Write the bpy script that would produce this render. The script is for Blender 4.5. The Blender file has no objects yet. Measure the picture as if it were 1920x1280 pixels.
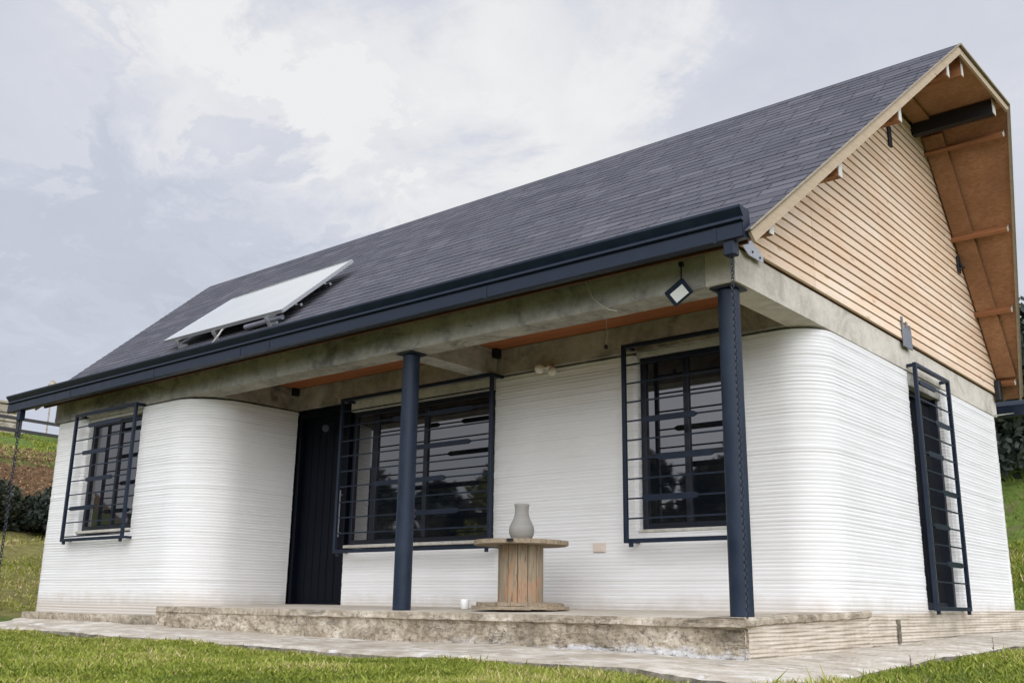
import bpy, math, random
import numpy as np
from mathutils import Vector, Matrix, noise
random.seed(7); rng = np.random.default_rng(7)
SC = bpy.context.scene; COL = SC.collection
R = math.radians

# ---------------------------------------------------------------- camera
cam_d = bpy.data.cameras.new('camera'); cam = bpy.data.objects.new('camera', cam_d); COL.objects.link(cam)
right = Vector((0.76715877, 0.64130904, 0.01378871)); up = Vector((0.15308994, -0.20392227, 0.96694321)); fwd = right.cross(up) * -1
m = Matrix((right, up, -fwd)).transposed() if False else Matrix((right, up, right.cross(up))).transposed()
cam.matrix_world = Matrix.Translation((3.28583601, -6.47203964, 0.04869037)) @ m.to_4x4()
cam_d.sensor_width = 36; cam_d.lens = 35.13; cam_d.clip_end = 2000; cam_d.clip_start = 0.05
SC.camera = cam
SC.render.resolution_x = 1024; SC.render.resolution_y = 682
SC.view_settings.view_transform = 'Standard'; SC.view_settings.look = 'None'
SC.view_settings.exposure = -0.12; SC.view_settings.gamma = 1

# ---------------------------------------------------------------- node helper
class NT:
    def __init__(s, tree): s.t = tree; s.n = tree.nodes; s.l = tree.links
    def node(s, typ, **kw):
        n = s.n.new(typ)
        for k, v in kw.items():
            if k in ('ins',): continue
            setattr(n, k, v)
        for k, v in kw.get('ins', {}).items():
            if hasattr(v, 'is_output') or isinstance(v, bpy.types.NodeSocket): s.l.new(v, n.inputs[k])
            else: n.inputs[k].default_value = v
        return n
    def noise(s, vec, scale, detail=4, rough=.55, dist=0):
        return s.node('ShaderNodeTexNoise', ins={'Vector': vec, 'Scale': scale, 'Detail': detail, 'Roughness': rough, 'Distortion': dist}).outputs['Fac']
    def ramp(s, fac, stops):
        n = s.node('ShaderNodeValToRGB', ins={'Fac': fac}); e = n.color_ramp.elements
        while len(e) < len(stops): e.new(.5)
        for k, (p, c) in enumerate(stops):
            e[k].position = p; e[k].color = (*c, 1) if not isinstance(c, (int, float)) else (c, c, c, 1)
        return n.outputs['Color']
    def mix(s, f, a, b, mode='MIX'):
        n = s.node('ShaderNodeMix', data_type='RGBA', blend_type=mode)
        for k, v in ((0, f), (6, a), (7, b)):
            if isinstance(v, bpy.types.NodeSocket): s.l.new(v, n.inputs[k])
            else: n.inputs[k].default_value = v if k == 0 else ((*v, 1) if len(v) == 3 else v)
        return n.outputs[2]
    def math(s, op, a, b=0.0, c=None):
        n = s.node('ShaderNodeMath', operation=op)
        for k, v in enumerate((a, b) if c is None else (a, b, c)):
            if isinstance(v, bpy.types.NodeSocket): s.l.new(v, n.inputs[k])
            else: n.inputs[k].default_value = v
        return n.outputs[0]
    def mapping(s, vec, scale=(1, 1, 1), rot=(0, 0, 0), loc=(0, 0, 0)):
        return s.node('ShaderNodeMapping', ins={'Vector': vec, 'Scale': scale, 'Rotation': rot, 'Location': loc}).outputs[0]

# ---------------------------------------------------------------- world: overcast sky over a Nishita base
SUN_EL, SUN_AZ = R(30), R(138)          # azimuth measured from +Y towards +X
W = bpy.data.worlds.new('World'); SC.world = W; W.use_nodes = True
w = NT(W.node_tree); W.node_tree.nodes.clear()
tc = w.node('ShaderNodeTexCoord').outputs['Generated']
sky = w.node('ShaderNodeTexSky', sky_type='NISHITA', sun_disc=False, sun_elevation=SUN_EL, sun_rotation=SUN_AZ)
sep = w.node('ShaderNodeSeparateXYZ', ins={'Vector': tc})
zz = w.math('MAXIMUM', sep.outputs[2], 0.0)
den = w.math('ADD', zz, 0.22)
cx = w.math('DIVIDE', sep.outputs[0], den); cy = w.math('DIVIDE', sep.outputs[1], den)
pv = w.node('ShaderNodeCombineXYZ', ins={'X': cx, 'Y': cy, 'Z': 0.0}).outputs[0]
pv = w.mapping(pv, loc=(3.3, 1.2, 0))
big = w.noise(pv, 0.85, 9, .60, .35)
fine = w.noise(pv, 3.4, 8, .62, .3)
wisp = w.noise(w.mapping(pv, (1.0, 1.6, 1), (0, 0, .6)), 1.9, 9, .66, .8)
def blob(az, el, r0, r1, amp):
    c_ = (math.sin(R(az)) * math.cos(R(el)), math.cos(R(az)) * math.cos(R(el)), math.sin(R(el)))
    dt = w.node('ShaderNodeVectorMath', operation='DOT_PRODUCT', ins={0: tc, 1: c_}).outputs['Value']
    dt = w.math('ADD', dt, w.math('MULTIPLY', w.math('SUBTRACT', fine, .5), .13))
    dt = w.math('ADD', dt, w.math('MULTIPLY', w.math('SUBTRACT', wisp, .5), .05))
    return w.math('MULTIPLY', w.node('ShaderNodeMapRange', interpolation_type='SMOOTHSTEP', ins={'Value': dt, 'From Min': math.cos(R(r0)), 'From Max': math.cos(R(r1))}).outputs[0], amp)
comb = w.math('ADD', w.math('MULTIPLY', big, .60), w.math('MULTIPLY', fine, .20)); comb = w.math('ADD', comb, w.math('MULTIPLY', wisp, .20))
for bl_ in (blob(-60, 15, 12, 8, -.15), blob(-51, 13, 9.5, 7, -.11), blob(-66, 21, 8, 6, -.08), blob(-46, 29, 15, 6, .13), blob(-55, 25, 7, 4, .07), blob(-60, 33, 9, 3, .09), blob(-38, 20, 10, 4, .05), blob(-28, 34, 12, 6, -.06)): comb = w.math('ADD', comb, bl_)
cloud = w.ramp(comb, [(.20, (.60, .635, .735)), (.40, (.665, .70, .80)), (.52, (.75, .775, .855)), (.62, (.87, .88, .915)), (.72, (.97, .97, .975)), (.95, (.97, .97, .975))])
# an overcast sky is brighter overhead than at the horizon; the low glow is added for fill
lift = w.node('ShaderNodeMapRange', interpolation_type='SMOOTHSTEP', ins={'Value': sep.outputs[2], 'From Min': .62, 'From Max': 1.0, 'To Min': 1.0, 'To Max': 1.45}).outputs[0]
sdv = (math.sin(R(130)) * math.cos(R(18)), math.cos(R(130)) * math.cos(R(18)), math.sin(R(18)))   # added low glow below the sun, out of view, fills walls and porch
sdt = w.node('ShaderNodeVectorMath', operation='DOT_PRODUCT', ins={0: tc, 1: sdv}).outputs['Value']
lift2 = w.node('ShaderNodeMapRange', interpolation_type='SMOOTHSTEP', ins={'Value': sdt, 'From Min': -.35, 'From Max': .95, 'To Min': 0.0, 'To Max': 2.3}).outputs[0]
lift = w.math('ADD', lift, lift2)
cl2 = w.node('ShaderNodeVectorMath', operation='SCALE', ins={0: cloud, 'Scale': lift}).outputs[0]
bg1 = w.node('ShaderNodeBackground', ins={'Color': sky.outputs[0], 'Strength': .10})
bg2 = w.node('ShaderNodeBackground', ins={'Color': cl2, 'Strength': 1.0})
mx = w.node('ShaderNodeMixShader', ins={0: .95, 1: bg1.outputs[0], 2: bg2.outputs[0]})
w.node('ShaderNodeOutputWorld', ins={'Surface': mx.outputs[0]})

sd = bpy.data.lights.new('sun', 'SUN'); sd.energy = .75; sd.angle = R(40); sd.color = (1, .955, .89)
sun = bpy.data.objects.new('sun', sd); COL.objects.link(sun)
sdir = Vector((math.sin(SUN_AZ) * math.cos(SUN_EL), math.cos(SUN_AZ) * math.cos(SUN_EL), math.sin(SUN_EL)))
sun.rotation_euler = sdir.to_track_quat('Z', 'Y').to_euler()

# ---------------------------------------------------------------- materials
def mat(name, rough=.6, spec=.5, metal=0.0):
    m = bpy.data.materials.new(name); m.use_nodes = True
    t = NT(m.node_tree); b = m.node_tree.nodes['Principled BSDF']
    b.inputs['Roughness'].default_value = rough; b.inputs['Specular IOR Level'].default_value = spec; b.inputs['Metallic'].default_value = metal
    return m, t, b
def setc(t, b, c, rough=None, bump=None, strength=.3, dist=.01):
    if isinstance(c, bpy.types.NodeSocket): t.l.new(c, b.inputs['Base Color'])
    else: b.inputs['Base Color'].default_value = (*c, 1)
    if rough is not None: t.l.new(rough, b.inputs['Roughness'])
    if bump is not None:
        bn = t.node('ShaderNodeBump', ins={'Height': bump, 'Strength': strength, 'Distance': dist})
        t.l.new(bn.outputs[0], b.inputs['Normal'])
def obc(t): return t.node('ShaderNodeTexCoord').outputs['Object']
def attr(t, n): return t.node('ShaderNodeAttribute', attribute_name=n).outputs['Fac']
M = {}

m_, t, b = mat('white_printed_concrete', .75, .25); o = obc(t)
n1 = t.noise(o, 1.3, 5); n2 = t.noise(t.mapping(o, (1.2, 1.2, 30)), 1.0, 4)
n3 = t.noise(o, 45, 3)
c = t.mix(t.ramp(n1, [(.35, 0), (.75, 1)]), (.82, .81, .795), (.765, .75, .73))
c = t.mix(t.ramp(n2, [(.55, 0), (.75, .35)]), c, (.62, .60, .56))
lay = attr(t, 'gap'); c = t.mix(t.math('MULTIPLY', lay, .38), c, (.42, .41, .40))
sp = t.node('ShaderNodeSeparateXYZ', ins={'Vector': o}); low = t.node('ShaderNodeMapRange', ins={'Value': t.math('ADD', sp.outputs[2], t.math('MULTIPLY', t.noise(o, 5, 4), -.22)), 'From Min': -.12, 'From Max': .05, 'To Min': .6, 'To Max': 0.0}).outputs[0]
c = t.mix(low, c, (.50, .43, .34))
setc(t, b, c, bump=n3, strength=.25, dist=.004); M['white'] = m_

def concrete(name, cols, stain=(.10, .10, .095), samt=.7, scale=1.0, bump=.5, lines=False, streak=False, lime=False):
    m_, t, b = mat(name, .85, .2); o = obc(t)
    n1 = t.noise(t.mapping(o, (.8, 1.5, 1)) if streak else o, 1.6 * scale, 7, .62, .4); n2 = t.noise(o, 6 * scale, 8, .7); n3 = t.noise(o, 38 * scale, 5, .7)
    c = t.ramp(t.math('ADD', t.math('MULTIPLY', n1, .55), t.math('MULTIPLY', n2, .45)), [(.38, cols[0]), (.5, cols[1]), (.62, cols[2])])
    st = t.noise(t.mapping(o, (.9, .9, 1.6), loc=(5, 2, 1)), 1.15 * scale, 9, .68, .9)
    c = t.mix(t.ramp(st, [(.53, 0), (.66, samt)]), c, stain)
    c = t.mix(t.ramp(n3, [(.3, .30), (.5, 0)]), c, tuple(x * .5 for x in cols[0]))
    if streak:
        s1 = t.noise(t.mapping(o, (.8, 2.4, 1), (0, 0, .05)), 1.5, 8, .68, .6); c = t.mix(t.ramp(s1, [(.50, 0), (.62, .65)]), c, cols[0])
        s3 = t.noise(t.mapping(o, (.9, 2.0, 1), (0, 0, .04), (3, 7, 0)), 2.0, 9, .7, .6); c = t.mix(t.ramp(s3, [(.56, 0), (.64, .8)]), c, (.78, .76, .72))
    if lime:
        s4 = t.node('ShaderNodeSeparateXYZ', ins={'Vector': o}); zm = t.node('ShaderNodeMapRange', ins={'Value': s4.outputs[2], 'From Min': -.27, 'From Max': -.14, 'To Min': .22, 'To Max': -.12}).outputs[0]
        s5 = t.noise(t.mapping(o, (1, 1, 2.2)), 2.2, 8, .7, .5); xm = t.node('ShaderNodeMapRange', ins={'Value': s4.outputs[0], 'From Min': 2.2, 'From Max': 3.6, 'To Min': 0.0, 'To Max': 1.0}).outputs[0]
        c = t.mix(t.math('MULTIPLY', t.ramp(t.math('ADD', s5, zm), [(.60, 0), (.70, .85)]), xm), c, (.66, .66, .66))
        cr = t.noise(t.mapping(o, (.55, 1, 3.2)), 2.1, 9, .66, .6); cr = t.math('ABSOLUTE', t.math('SUBTRACT', cr, .5)); cm = t.ramp(t.noise(t.mapping(o, (1, 1, 1), (0, 0, 0), (4, 4, 4)), 1.4, 3), [(.48, 0), (.56, 1)])
        c = t.mix(t.math('MULTIPLY', t.ramp(cr, [(.0, .9), (.012, 0)]), cm), c, (.05, .045, .035))
        pit = t.noise(o, 26, 6, .75); zt = t.node('ShaderNodeMapRange', ins={'Value': s4.outputs[2], 'From Min': -.05, 'From Max': -.035, 'To Min': 1.0, 'To Max': 0.0}).outputs[0]
        c = t.mix(t.math('MULTIPLY', t.ramp(pit, [(.36, .8), (.47, 0)]), zt), c, (.10, .088, .068))
    h = t.math('ADD', t.math('MULTIPLY', n2, .5), t.math('MULTIPLY', n3, .5))
    if lines:
        s2 = t.node('ShaderNodeSeparateXYZ', ins={'Vector': o})
        wv = t.math('SINE', t.math('MULTIPLY', t.math('ADD', s2.outputs[2], t.math('MULTIPLY', n2, .012)), 2 * math.pi / .027))
        h = t.math('ADD', h, t.math('MULTIPLY', wv, .35))
        c = t.mix(t.math('MULTIPLY', t.ramp(wv, [(0, 1), (.35, 0)]), .25), c, tuple(x * .45 for x in cols[0]))
    setc(t, b, c, bump=h, strength=bump, dist=.02); return m_
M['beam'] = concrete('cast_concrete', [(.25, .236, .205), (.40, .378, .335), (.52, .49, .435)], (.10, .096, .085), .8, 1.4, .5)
M['sidebeam'] = concrete('lit_cast_concrete', [(.50, .455, .385), (.63, .58, .50), (.72, .67, .59)], (.34, .31, .25), .6, 1.3, .35)  # paler copy of the beam concrete; brighter side light is put into its colour
M['slab'] = concrete('porch_concrete', [(.28, .23, .165), (.47, .40, .305), (.68, .61, .50)], (.14, .12, .09), .75, 1.9, .8, lime=True)
M['floortop'] = concrete('porch_floor_concrete', [(.42, .37, .29), (.56, .50, .41), (.64, .58, .49)], (.34, .30, .23), .5, 1.2, .3)
M['slabline'] = concrete('layered_foundation_concrete', [(.52, .445, .35), (.66, .58, .47), (.74, .665, .56)], (.36, .31, .24), .5, 1.2, .5, True)
M['apron'] = concrete('path_concrete', [(.38, .32, .245), (.56, .50, .41), (.72, .68, .61)], (.27, .24, .19), .7, 1.6, .8, streak=True)
M['soilconc'] = concrete('broken_concrete_edge', [(.13, .115, .085), (.26, .23, .175), (.42, .38, .31)], (.06, .055, .04), .8, 4, 1.0)

m_, t, b = mat('navy_painted_steel', .5, .28); o = obc(t)
n1 = t.noise(o, 9, 5); c = t.mix(t.ramp(n1, [(.45, 0), (.8, 1)]), (.009, .0165, .033), (.016, .026, .046))
setc(t, b, c, rough=t.ramp(n1, [(.3, .34), (.7, .5)]), bump=t.noise(o, 60, 3), strength=.08, dist=.003); M['navy'] = m_
m_, t, b = mat('navy_column_paint', .55, .28); o = obc(t)
n1 = t.noise(o, 5, 6, .65); n2 = t.noise(t.mapping(o, (22, 22, 6)), 1.0, 5, .7)
c = t.mix(t.ramp(n1, [(.4, 0), (.75, 1)]), (.010, .0185, .036), (.022, .034, .058))
c = t.mix(t.ramp(n2, [(.70, 0), (.74, .5)]), c, (.13, .15, .18))
setc(t, b, c, rough=t.ramp(n1, [(.3, .38), (.7, .6)]), bump=n2, strength=.12, dist=.004); M['column'] = m_
m_, t, b = mat('black_door_steel', .5, .12); o = obc(t)
setc(t, b, t.mix(t.noise(o, 3, 4), (.0015, .0025, .006), (.003, .005, .010))); M['door'] = m_
m_, t, b = mat('dark_window_frame', .4, .4); o = obc(t); setc(t, b, t.mix(t.noise(o, 6, 3), (.004, .006, .013), (.009, .013, .023))); M['frame'] = m_
m_, t, b = mat('dark_window_glass', .025, 1.0); b.inputs['IOR'].default_value = 1.62; o = obc(t)
setc(t, b, t.mix(t.ramp(t.noise(o, 2.2, 2), [(.4, 0), (.7, 1)]), (.006, .008, .012), (.018, .018, .018)), bump=t.noise(o, 1.1, 1), strength=.02, dist=.02); M['glass'] = m_
m_, t, b = mat('black_hardware', .5, .4); setc(t, b, (.012, .013, .016)); M['black'] = m_
m_, t, b = mat('galvanised_plate', .45, .5, .6); o = obc(t); setc(t, b, t.mix(t.noise(o, 30, 4), (.38, .40, .44), (.55, .56, .58))); M['galv'] = m_
m_, t, b = mat('grey_bracket_steel', .5, .4, .3); o = obc(t); setc(t, b, t.mix(t.noise(o, 12, 4), (.16, .17, .20), (.26, .27, .30))); M['bracket'] = m_

# shingles: uv x along the eave (metres), y up the slope (courses)
m_, t, b = mat('asphalt_shingle', .9, .25); uv = t.node('ShaderNodeUVMap', uv_map='uv').outputs[0]
s2 = t.node('ShaderNodeSeparateXYZ', ins={'Vector': uv})
row = t.math('FLOOR', s2.outputs[1]); fr = t.math('FRACT', s2.outputs[1])
wn = t.node('ShaderNodeTexWhiteNoise', noise_dimensions='1D', ins={'W': row}).outputs['Value']
xo = t.math('ADD', s2.outputs[0], t.math('MULTIPLY', wn, 7.3))
cell = t.math('MULTIPLY', xo, 1 / .31); ci = t.math('FLOOR', cell); cf = t.math('FRACT', cell)
cv = t.node('ShaderNodeCombineXYZ', ins={'X': ci, 'Y': row, 'Z': 0.0}).outputs[0]
rnd = t.node('ShaderNodeTexWhiteNoise', noise_dimensions='3D', ins={'Vector': cv}).outputs['Value']
o = obc(t)
base = t.ramp(rnd, [(0, (.070, .070, .083)), (.45, (.092, .091, .105)), (.8, (.108, .106, .121)), (1, (.135, .132, .148))])
st = t.noise(t.mapping(o, (.5, 1.6, 1.6)), 1.6, 6, .6); base = t.mix(t.ramp(st, [(.35, .6), (.62, 0)]), base, (.085, .087, .108))
gr = t.noise(o, 160, 3, .8); base = t.mix(t.ramp(gr, [(.35, .35), (.65, 0)]), base, (.035, .036, .045))
gr2 = t.noise(t.mapping(uv, (3, 1.3, 1)), 2.2, 5, .7); base = t.mix(t.ramp(gr2, [(.55, 0), (.75, .35)]), base, (.20, .195, .22))
jt = t.math('LESS_THAN', cf, t.math('ADD', .035, t.math('MULTIPLY', rnd, .03))); jt = t.math('MULTIPLY', jt, t.math('LESS_THAN', fr, .75))
base = t.mix(t.math('MULTIPLY', jt, .8), base, (.022, .022, .028))
setc(t, b, base, bump=t.math('ADD', t.math('MULTIPLY', gr, .4), t.math('MULTIPLY', rnd, .6)), strength=.5, dist=.006); M['shingle'] = m_

m_, t, b = mat('ridge_shingle', .9, .2); setc(t, b, (.12, .12, .14)); M['capshingle'] = m_
def wood(name, a, bcol, dark, axis='x', rough=.75, knots=True, gscale=1.0):
    m_, t, b = mat(name, rough, .25); o = obc(t)
    tint = attr(t, 'tint')
    sc = {'x': (1.2, 16, 16), 'y': (16, 1.2, 16), 'z': (16, 16, 1.2)}[axis]
    off = t.node('ShaderNodeCombineXYZ', ins={'X': t.math('MULTIPLY', tint, 37.), 'Y': t.math('MULTIPLY', tint, 17.), 'Z': 0.0}).outputs[0]
    v = t.node('ShaderNodeVectorMath', operation='ADD', ins={0: t.mapping(o, tuple(q * gscale for q in sc)), 1: off}).outputs[0]
    n1 = t.noise(v, 1.0, 6, .6, 1.2); n2 = t.noise(v, 5, 4)
    c = t.mix(t.ramp(n1, [(.35, 0), (.65, 1)]), a, bcol)
    if name.startswith('gable'): c = t.mix(t.ramp(t.noise(t.mapping(o, (1, .7, 1.6)), 1.5, 5, .6), [(.42, 0), (.66, .75)]), c, (.93, .79, .65))
    c = t.mix(t.ramp(tint, [(0, .0), (1, .45)]), c, tuple(x * .74 for x in a))
    c = t.mix(t.ramp(n2, [(.28, .32), (.42, 0)]), c, dark)
    if knots:
        vo = t.node('ShaderNodeTexVoronoi', ins={'Vector': t.node('ShaderNodeVectorMath', operation='ADD', ins={0: t.mapping(o, {'x': (2, 9, 9), 'y': (9, 2, 9), 'z': (9, 9, 2)}[axis]), 1: off}).outputs[0], 'Scale': 1.0}).outputs['Distance']
        c = t.mix(t.ramp(vo, [(.05, .75), (.14, 0)]), c, dark)
    setc(t, b, c, bump=n2, strength=.3, dist=.003); return m_
M['clad'] = wood('gable_pine_board', (.86, .61, .42), (.91, .72, .54), (.52, .29, .15), 'y', gscale=.8)
M['barge'] = wood('barge_board_wood', (.46, .36, .245), (.56, .45, .32), (.22, .16, .10), 'y')
M['barge2'] = wood('weathered_barge_wood', (.26, .215, .15), (.34, .28, .20), (.12, .09, .06), 'y')
M['purlin'] = wood('purlin_wood', (.29, .125, .055), (.37, .165, .075), (.12, .05, .02), 'x')
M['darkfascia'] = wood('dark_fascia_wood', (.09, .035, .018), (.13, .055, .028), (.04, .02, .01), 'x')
M['ceilwood'] = wood('ceiling_wood', (.34, .115, .045), (.43, .16, .065), (.16, .05, .02), 'x')
m_, t, b = mat('soffit_osb', .8, .2); o = obc(t)
vo = t.node('ShaderNodeTexVoronoi', ins={'Vector': t.mapping(o, (9, 22, 22)), 'Scale': 3.0}).outputs['Color']
c = t.mix(t.node('ShaderNodeSeparateXYZ', ins={'Vector': vo}).outputs[0], (.31, .155, .078), (.42, .225, .12)); c = t.mix(t.ramp(t.noise(o, 2.2, 5), [(.4, .5), (.65, 0)]), c, (.20, .095, .048))
setc(t, b, c); M['soffit'] = m_
m_, t, b = mat('white_end_paint', .6, .3); o = obc(t); setc(t, b, t.mix(t.noise(o, 20, 3), (.72, .70, .64), (.55, .52, .46))); M['endpaint'] = m_
m_, t, b = mat('ridge_flashing_dark', .5, .4); setc(t, b, (.05, .047, .04)); M['edge'] = m_

def oldwood(name, axis):
    m_, t, b = mat(name, .85, .2); o = obc(t); tint = attr(t, 'tint')
    sc = {'x': (2, 26, 26), 'z': (26, 26, 2)}[axis]
    off = t.node('ShaderNodeCombineXYZ', ins={'X': t.math('MULTIPLY', tint, 37.), 'Y': t.math('MULTIPLY', tint, 17.), 'Z': 0.0}).outputs[0]
    v = t.node('ShaderNodeVectorMath', operation='ADD', ins={0: t.mapping(o, sc), 1: off}).outputs[0]
    g = t.noise(v, 1.0, 6, .62, 1.5); g2 = t.noise(v, 4, 4)
    grey = t.mix(t.ramp(g, [(.35, 0), (.65, 1)]), (.24, .19, .13), (.38, .31, .22))
    red = t.mix(t.ramp(g, [(.35, 0), (.65, 1)]), (.33, .20, .115), (.43, .29, .19))
    f = t.noise(t.mapping(o, (7, 7, 3)), 1.0, 5, .6, .8); f = t.math('ADD', f, t.math('MULTIPLY', t.math('SUBTRACT', tint, .5), .16)); f = t.math('ADD', f, t.math('MULTIPLY', t.math('SUBTRACT', t.noise(o, 2.3, 3), .5), .5))
    c = t.mix(t.ramp(f, [(.46, 0), (.56, 1)]), grey, red) if axis == 'z' else t.mix(t.ramp(f, [(.6, 0), (.8, .5)]), grey, red)
    c = t.mix(t.ramp(g2, [(.3, .8), (.42, 0)]), c, (.07, .045, .03))
    setc(t, b, c, bump=g, strength=.6, dist=.006); return m_
M['stave'] = oldwood('spool_stave_wood', 'z'); M['disc'] = oldwood('spool_disc_wood', 'x')
m_, t, b = mat('grey_clay', .7, .3); o = obc(t)
c = t.mix(t.noise(o, 7, 5), (.27, .258, .232), (.345, .33, .30)); c = t.mix(t.ramp(t.noise(t.mapping(o, (1, 1, 60)), 1, 3), [(.45, 0), (.7, .4)]), c, (.19, .185, .165))
setc(t, b, c, bump=t.noise(t.mapping(o, (2, 2, 90)), 1, 3), strength=.4, dist=.004); M['clay'] = m_
m_, t, b = mat('sky_reflection_panel_glass', .12, .6); o = obc(t); setc(t, b, t.mix(t.noise(o, 2, 4), (.46, .47, .46), (.38, .40, .40))); M['panel'] = m_  # reflected sky is put into the pale base colour
m_, t, b = mat('aluminium', .35, .5, .8); setc(t, b, (.62, .63, .63)); M['alu'] = m_
m_, t, b = mat('cream_plastic', .4, .5); setc(t, b, (.70, .60, .50)); M['cream'] = m_
m_, t, b = mat('white_plastic', .3, .5); setc(t, b, (.82, .82, .80)); M['whiteplastic'] = m_
m_, t, b = mat('opal_lamp_plastic', .3, .5); setc(t, b, (.78, .75, .68)); M['opal'] = m_
m_, t, b = mat('floodlight_lens', .2, .5); setc(t, b, (.80, .80, .78)); M['lens'] = m_
m_, t, b = mat('pale_cable', .5, .4); setc(t, b, (.55, .53, .47)); M['cable'] = m_
m_, t, b = mat('chain_steel', .4, .5, .3); setc(t, b, (.022, .028, .042)); M['chain'] = m_
m_, t, b = mat('dark_fence_timber', .8, .2); o = obc(t); setc(t, b, t.mix(t.noise(o, 6, 4), (.03, .03, .034), (.07, .065, .06))); M['fence'] = m_
m_, t, b = mat('rubble_stone', .9, .2); o = obc(t)
vo = t.node('ShaderNodeTexVoronoi', ins={'Vector': o, 'Scale': 3.2}); vd = t.node('ShaderNodeTexVoronoi', feature='DISTANCE_TO_EDGE', ins={'Vector': o, 'Scale': 3.2}).outputs['Distance']
c = t.mix(t.node('ShaderNodeSeparateXYZ', ins={'Vector': vo.outputs['Color']}).outputs[0], (.30, .26, .20), (.46, .41, .33)); c = t.mix(t.ramp(vd, [(.0, .8), (.07, 0)]), c, (.16, .14, .11))
setc(t, b, c, bump=vd, strength=.6, dist=.05); M['stone'] = m_

m_, t, b = mat('meadow_ground', .95, .1); o = obc(t)
n1 = t.noise(o, .6, 6, .6); n2 = t.noise(o, 7, 6, .7); n3 = t.noise(o, 60, 4, .7)
green = t.mix(t.ramp(n2, [(.35, 0), (.65, 1)]), (.10, .155, .03), (.21, .29, .065))
olive = t.mix(t.ramp(n2, [(.35, 0), (.65, 1)]), (.20, .185, .06), (.38, .34, .13))
brown = t.mix(t.ramp(n2, [(.35, 0), (.65, 1)]), (.15, .085, .045), (.29, .18, .10))
green = t.mix(attr(t, 'dull'), green, (.14, .145, .055))
green = t.mix(t.ramp(t.noise(o, 2.5, 5), [(.55, 0), (.65, .7)]), green, (.22, .17, .10))
c = t.mix(t.ramp(t.math('ADD', attr(t, 'olive'), t.math('MULTIPLY', t.math('SUBTRACT', n1, .5), 1.2)), [(.4, 0), (.6, 1)]), green, olive)
c = t.mix(t.ramp(t.math('ADD', attr(t, 'bank'), t.math('MULTIPLY', t.math('SUBTRACT', n1, .5), .9)), [(.42, 0), (.55, 1)]), c, brown)
c = t.mix(t.ramp(n3, [(.3, .5), (.55, 0)]), c, (.05, .055, .02))
setc(t, b, c, bump=t.math('ADD', n2, n3), strength=.9, dist=.06); M['ground'] = m_
def leafmat(name, cols, tr=.25):
    m_, t, b = mat(name, .6, .3); tint = attr(t, 'tint')
    c = t.ramp(tint, cols); setc(t, b, c)
    b.inputs['Roughness'].default_value = .65
    m_.node_tree.nodes['Principled BSDF'].inputs['Transmission Weight'].default_value = 0
    return m_
M['grass'] = leafmat('grass_blades', [(0, (.095, .125, .010)), (.4, (.185, .225, .022)), (.72, (.29, .315, .05)), (.88, (.42, .37, .12)), (1, (.52, .42, .22))])
M['leafdark'] = leafmat('dark_leaves', [(0, (.012, .018, .014)), (.6, (.03, .04, .028)), (1, (.075, .08, .045))])
M['leafgreen'] = leafmat('green_leaves', [(0, (.02, .035, .012)), (.6, (.05, .075, .02)), (1, (.10, .13, .04))])
M['leafyellow'] = leafmat('yellow_green_leaves', [(0, (.09, .10, .02)), (.6, (.20, .21, .05)), (1, (.34, .32, .09))])
M['leafbrown'] = leafmat('dry_bracken', [(0, (.10, .055, .028)), (.5, (.23, .13, .07)), (1, (.34, .23, .12))])
m_, t, b = mat('bark', .9, .1); o = obc(t); setc(t, b, t.mix(t.noise(o, 12, 4), (.05, .04, .03), (.12, .10, .08))); M['bark'] = m_

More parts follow.
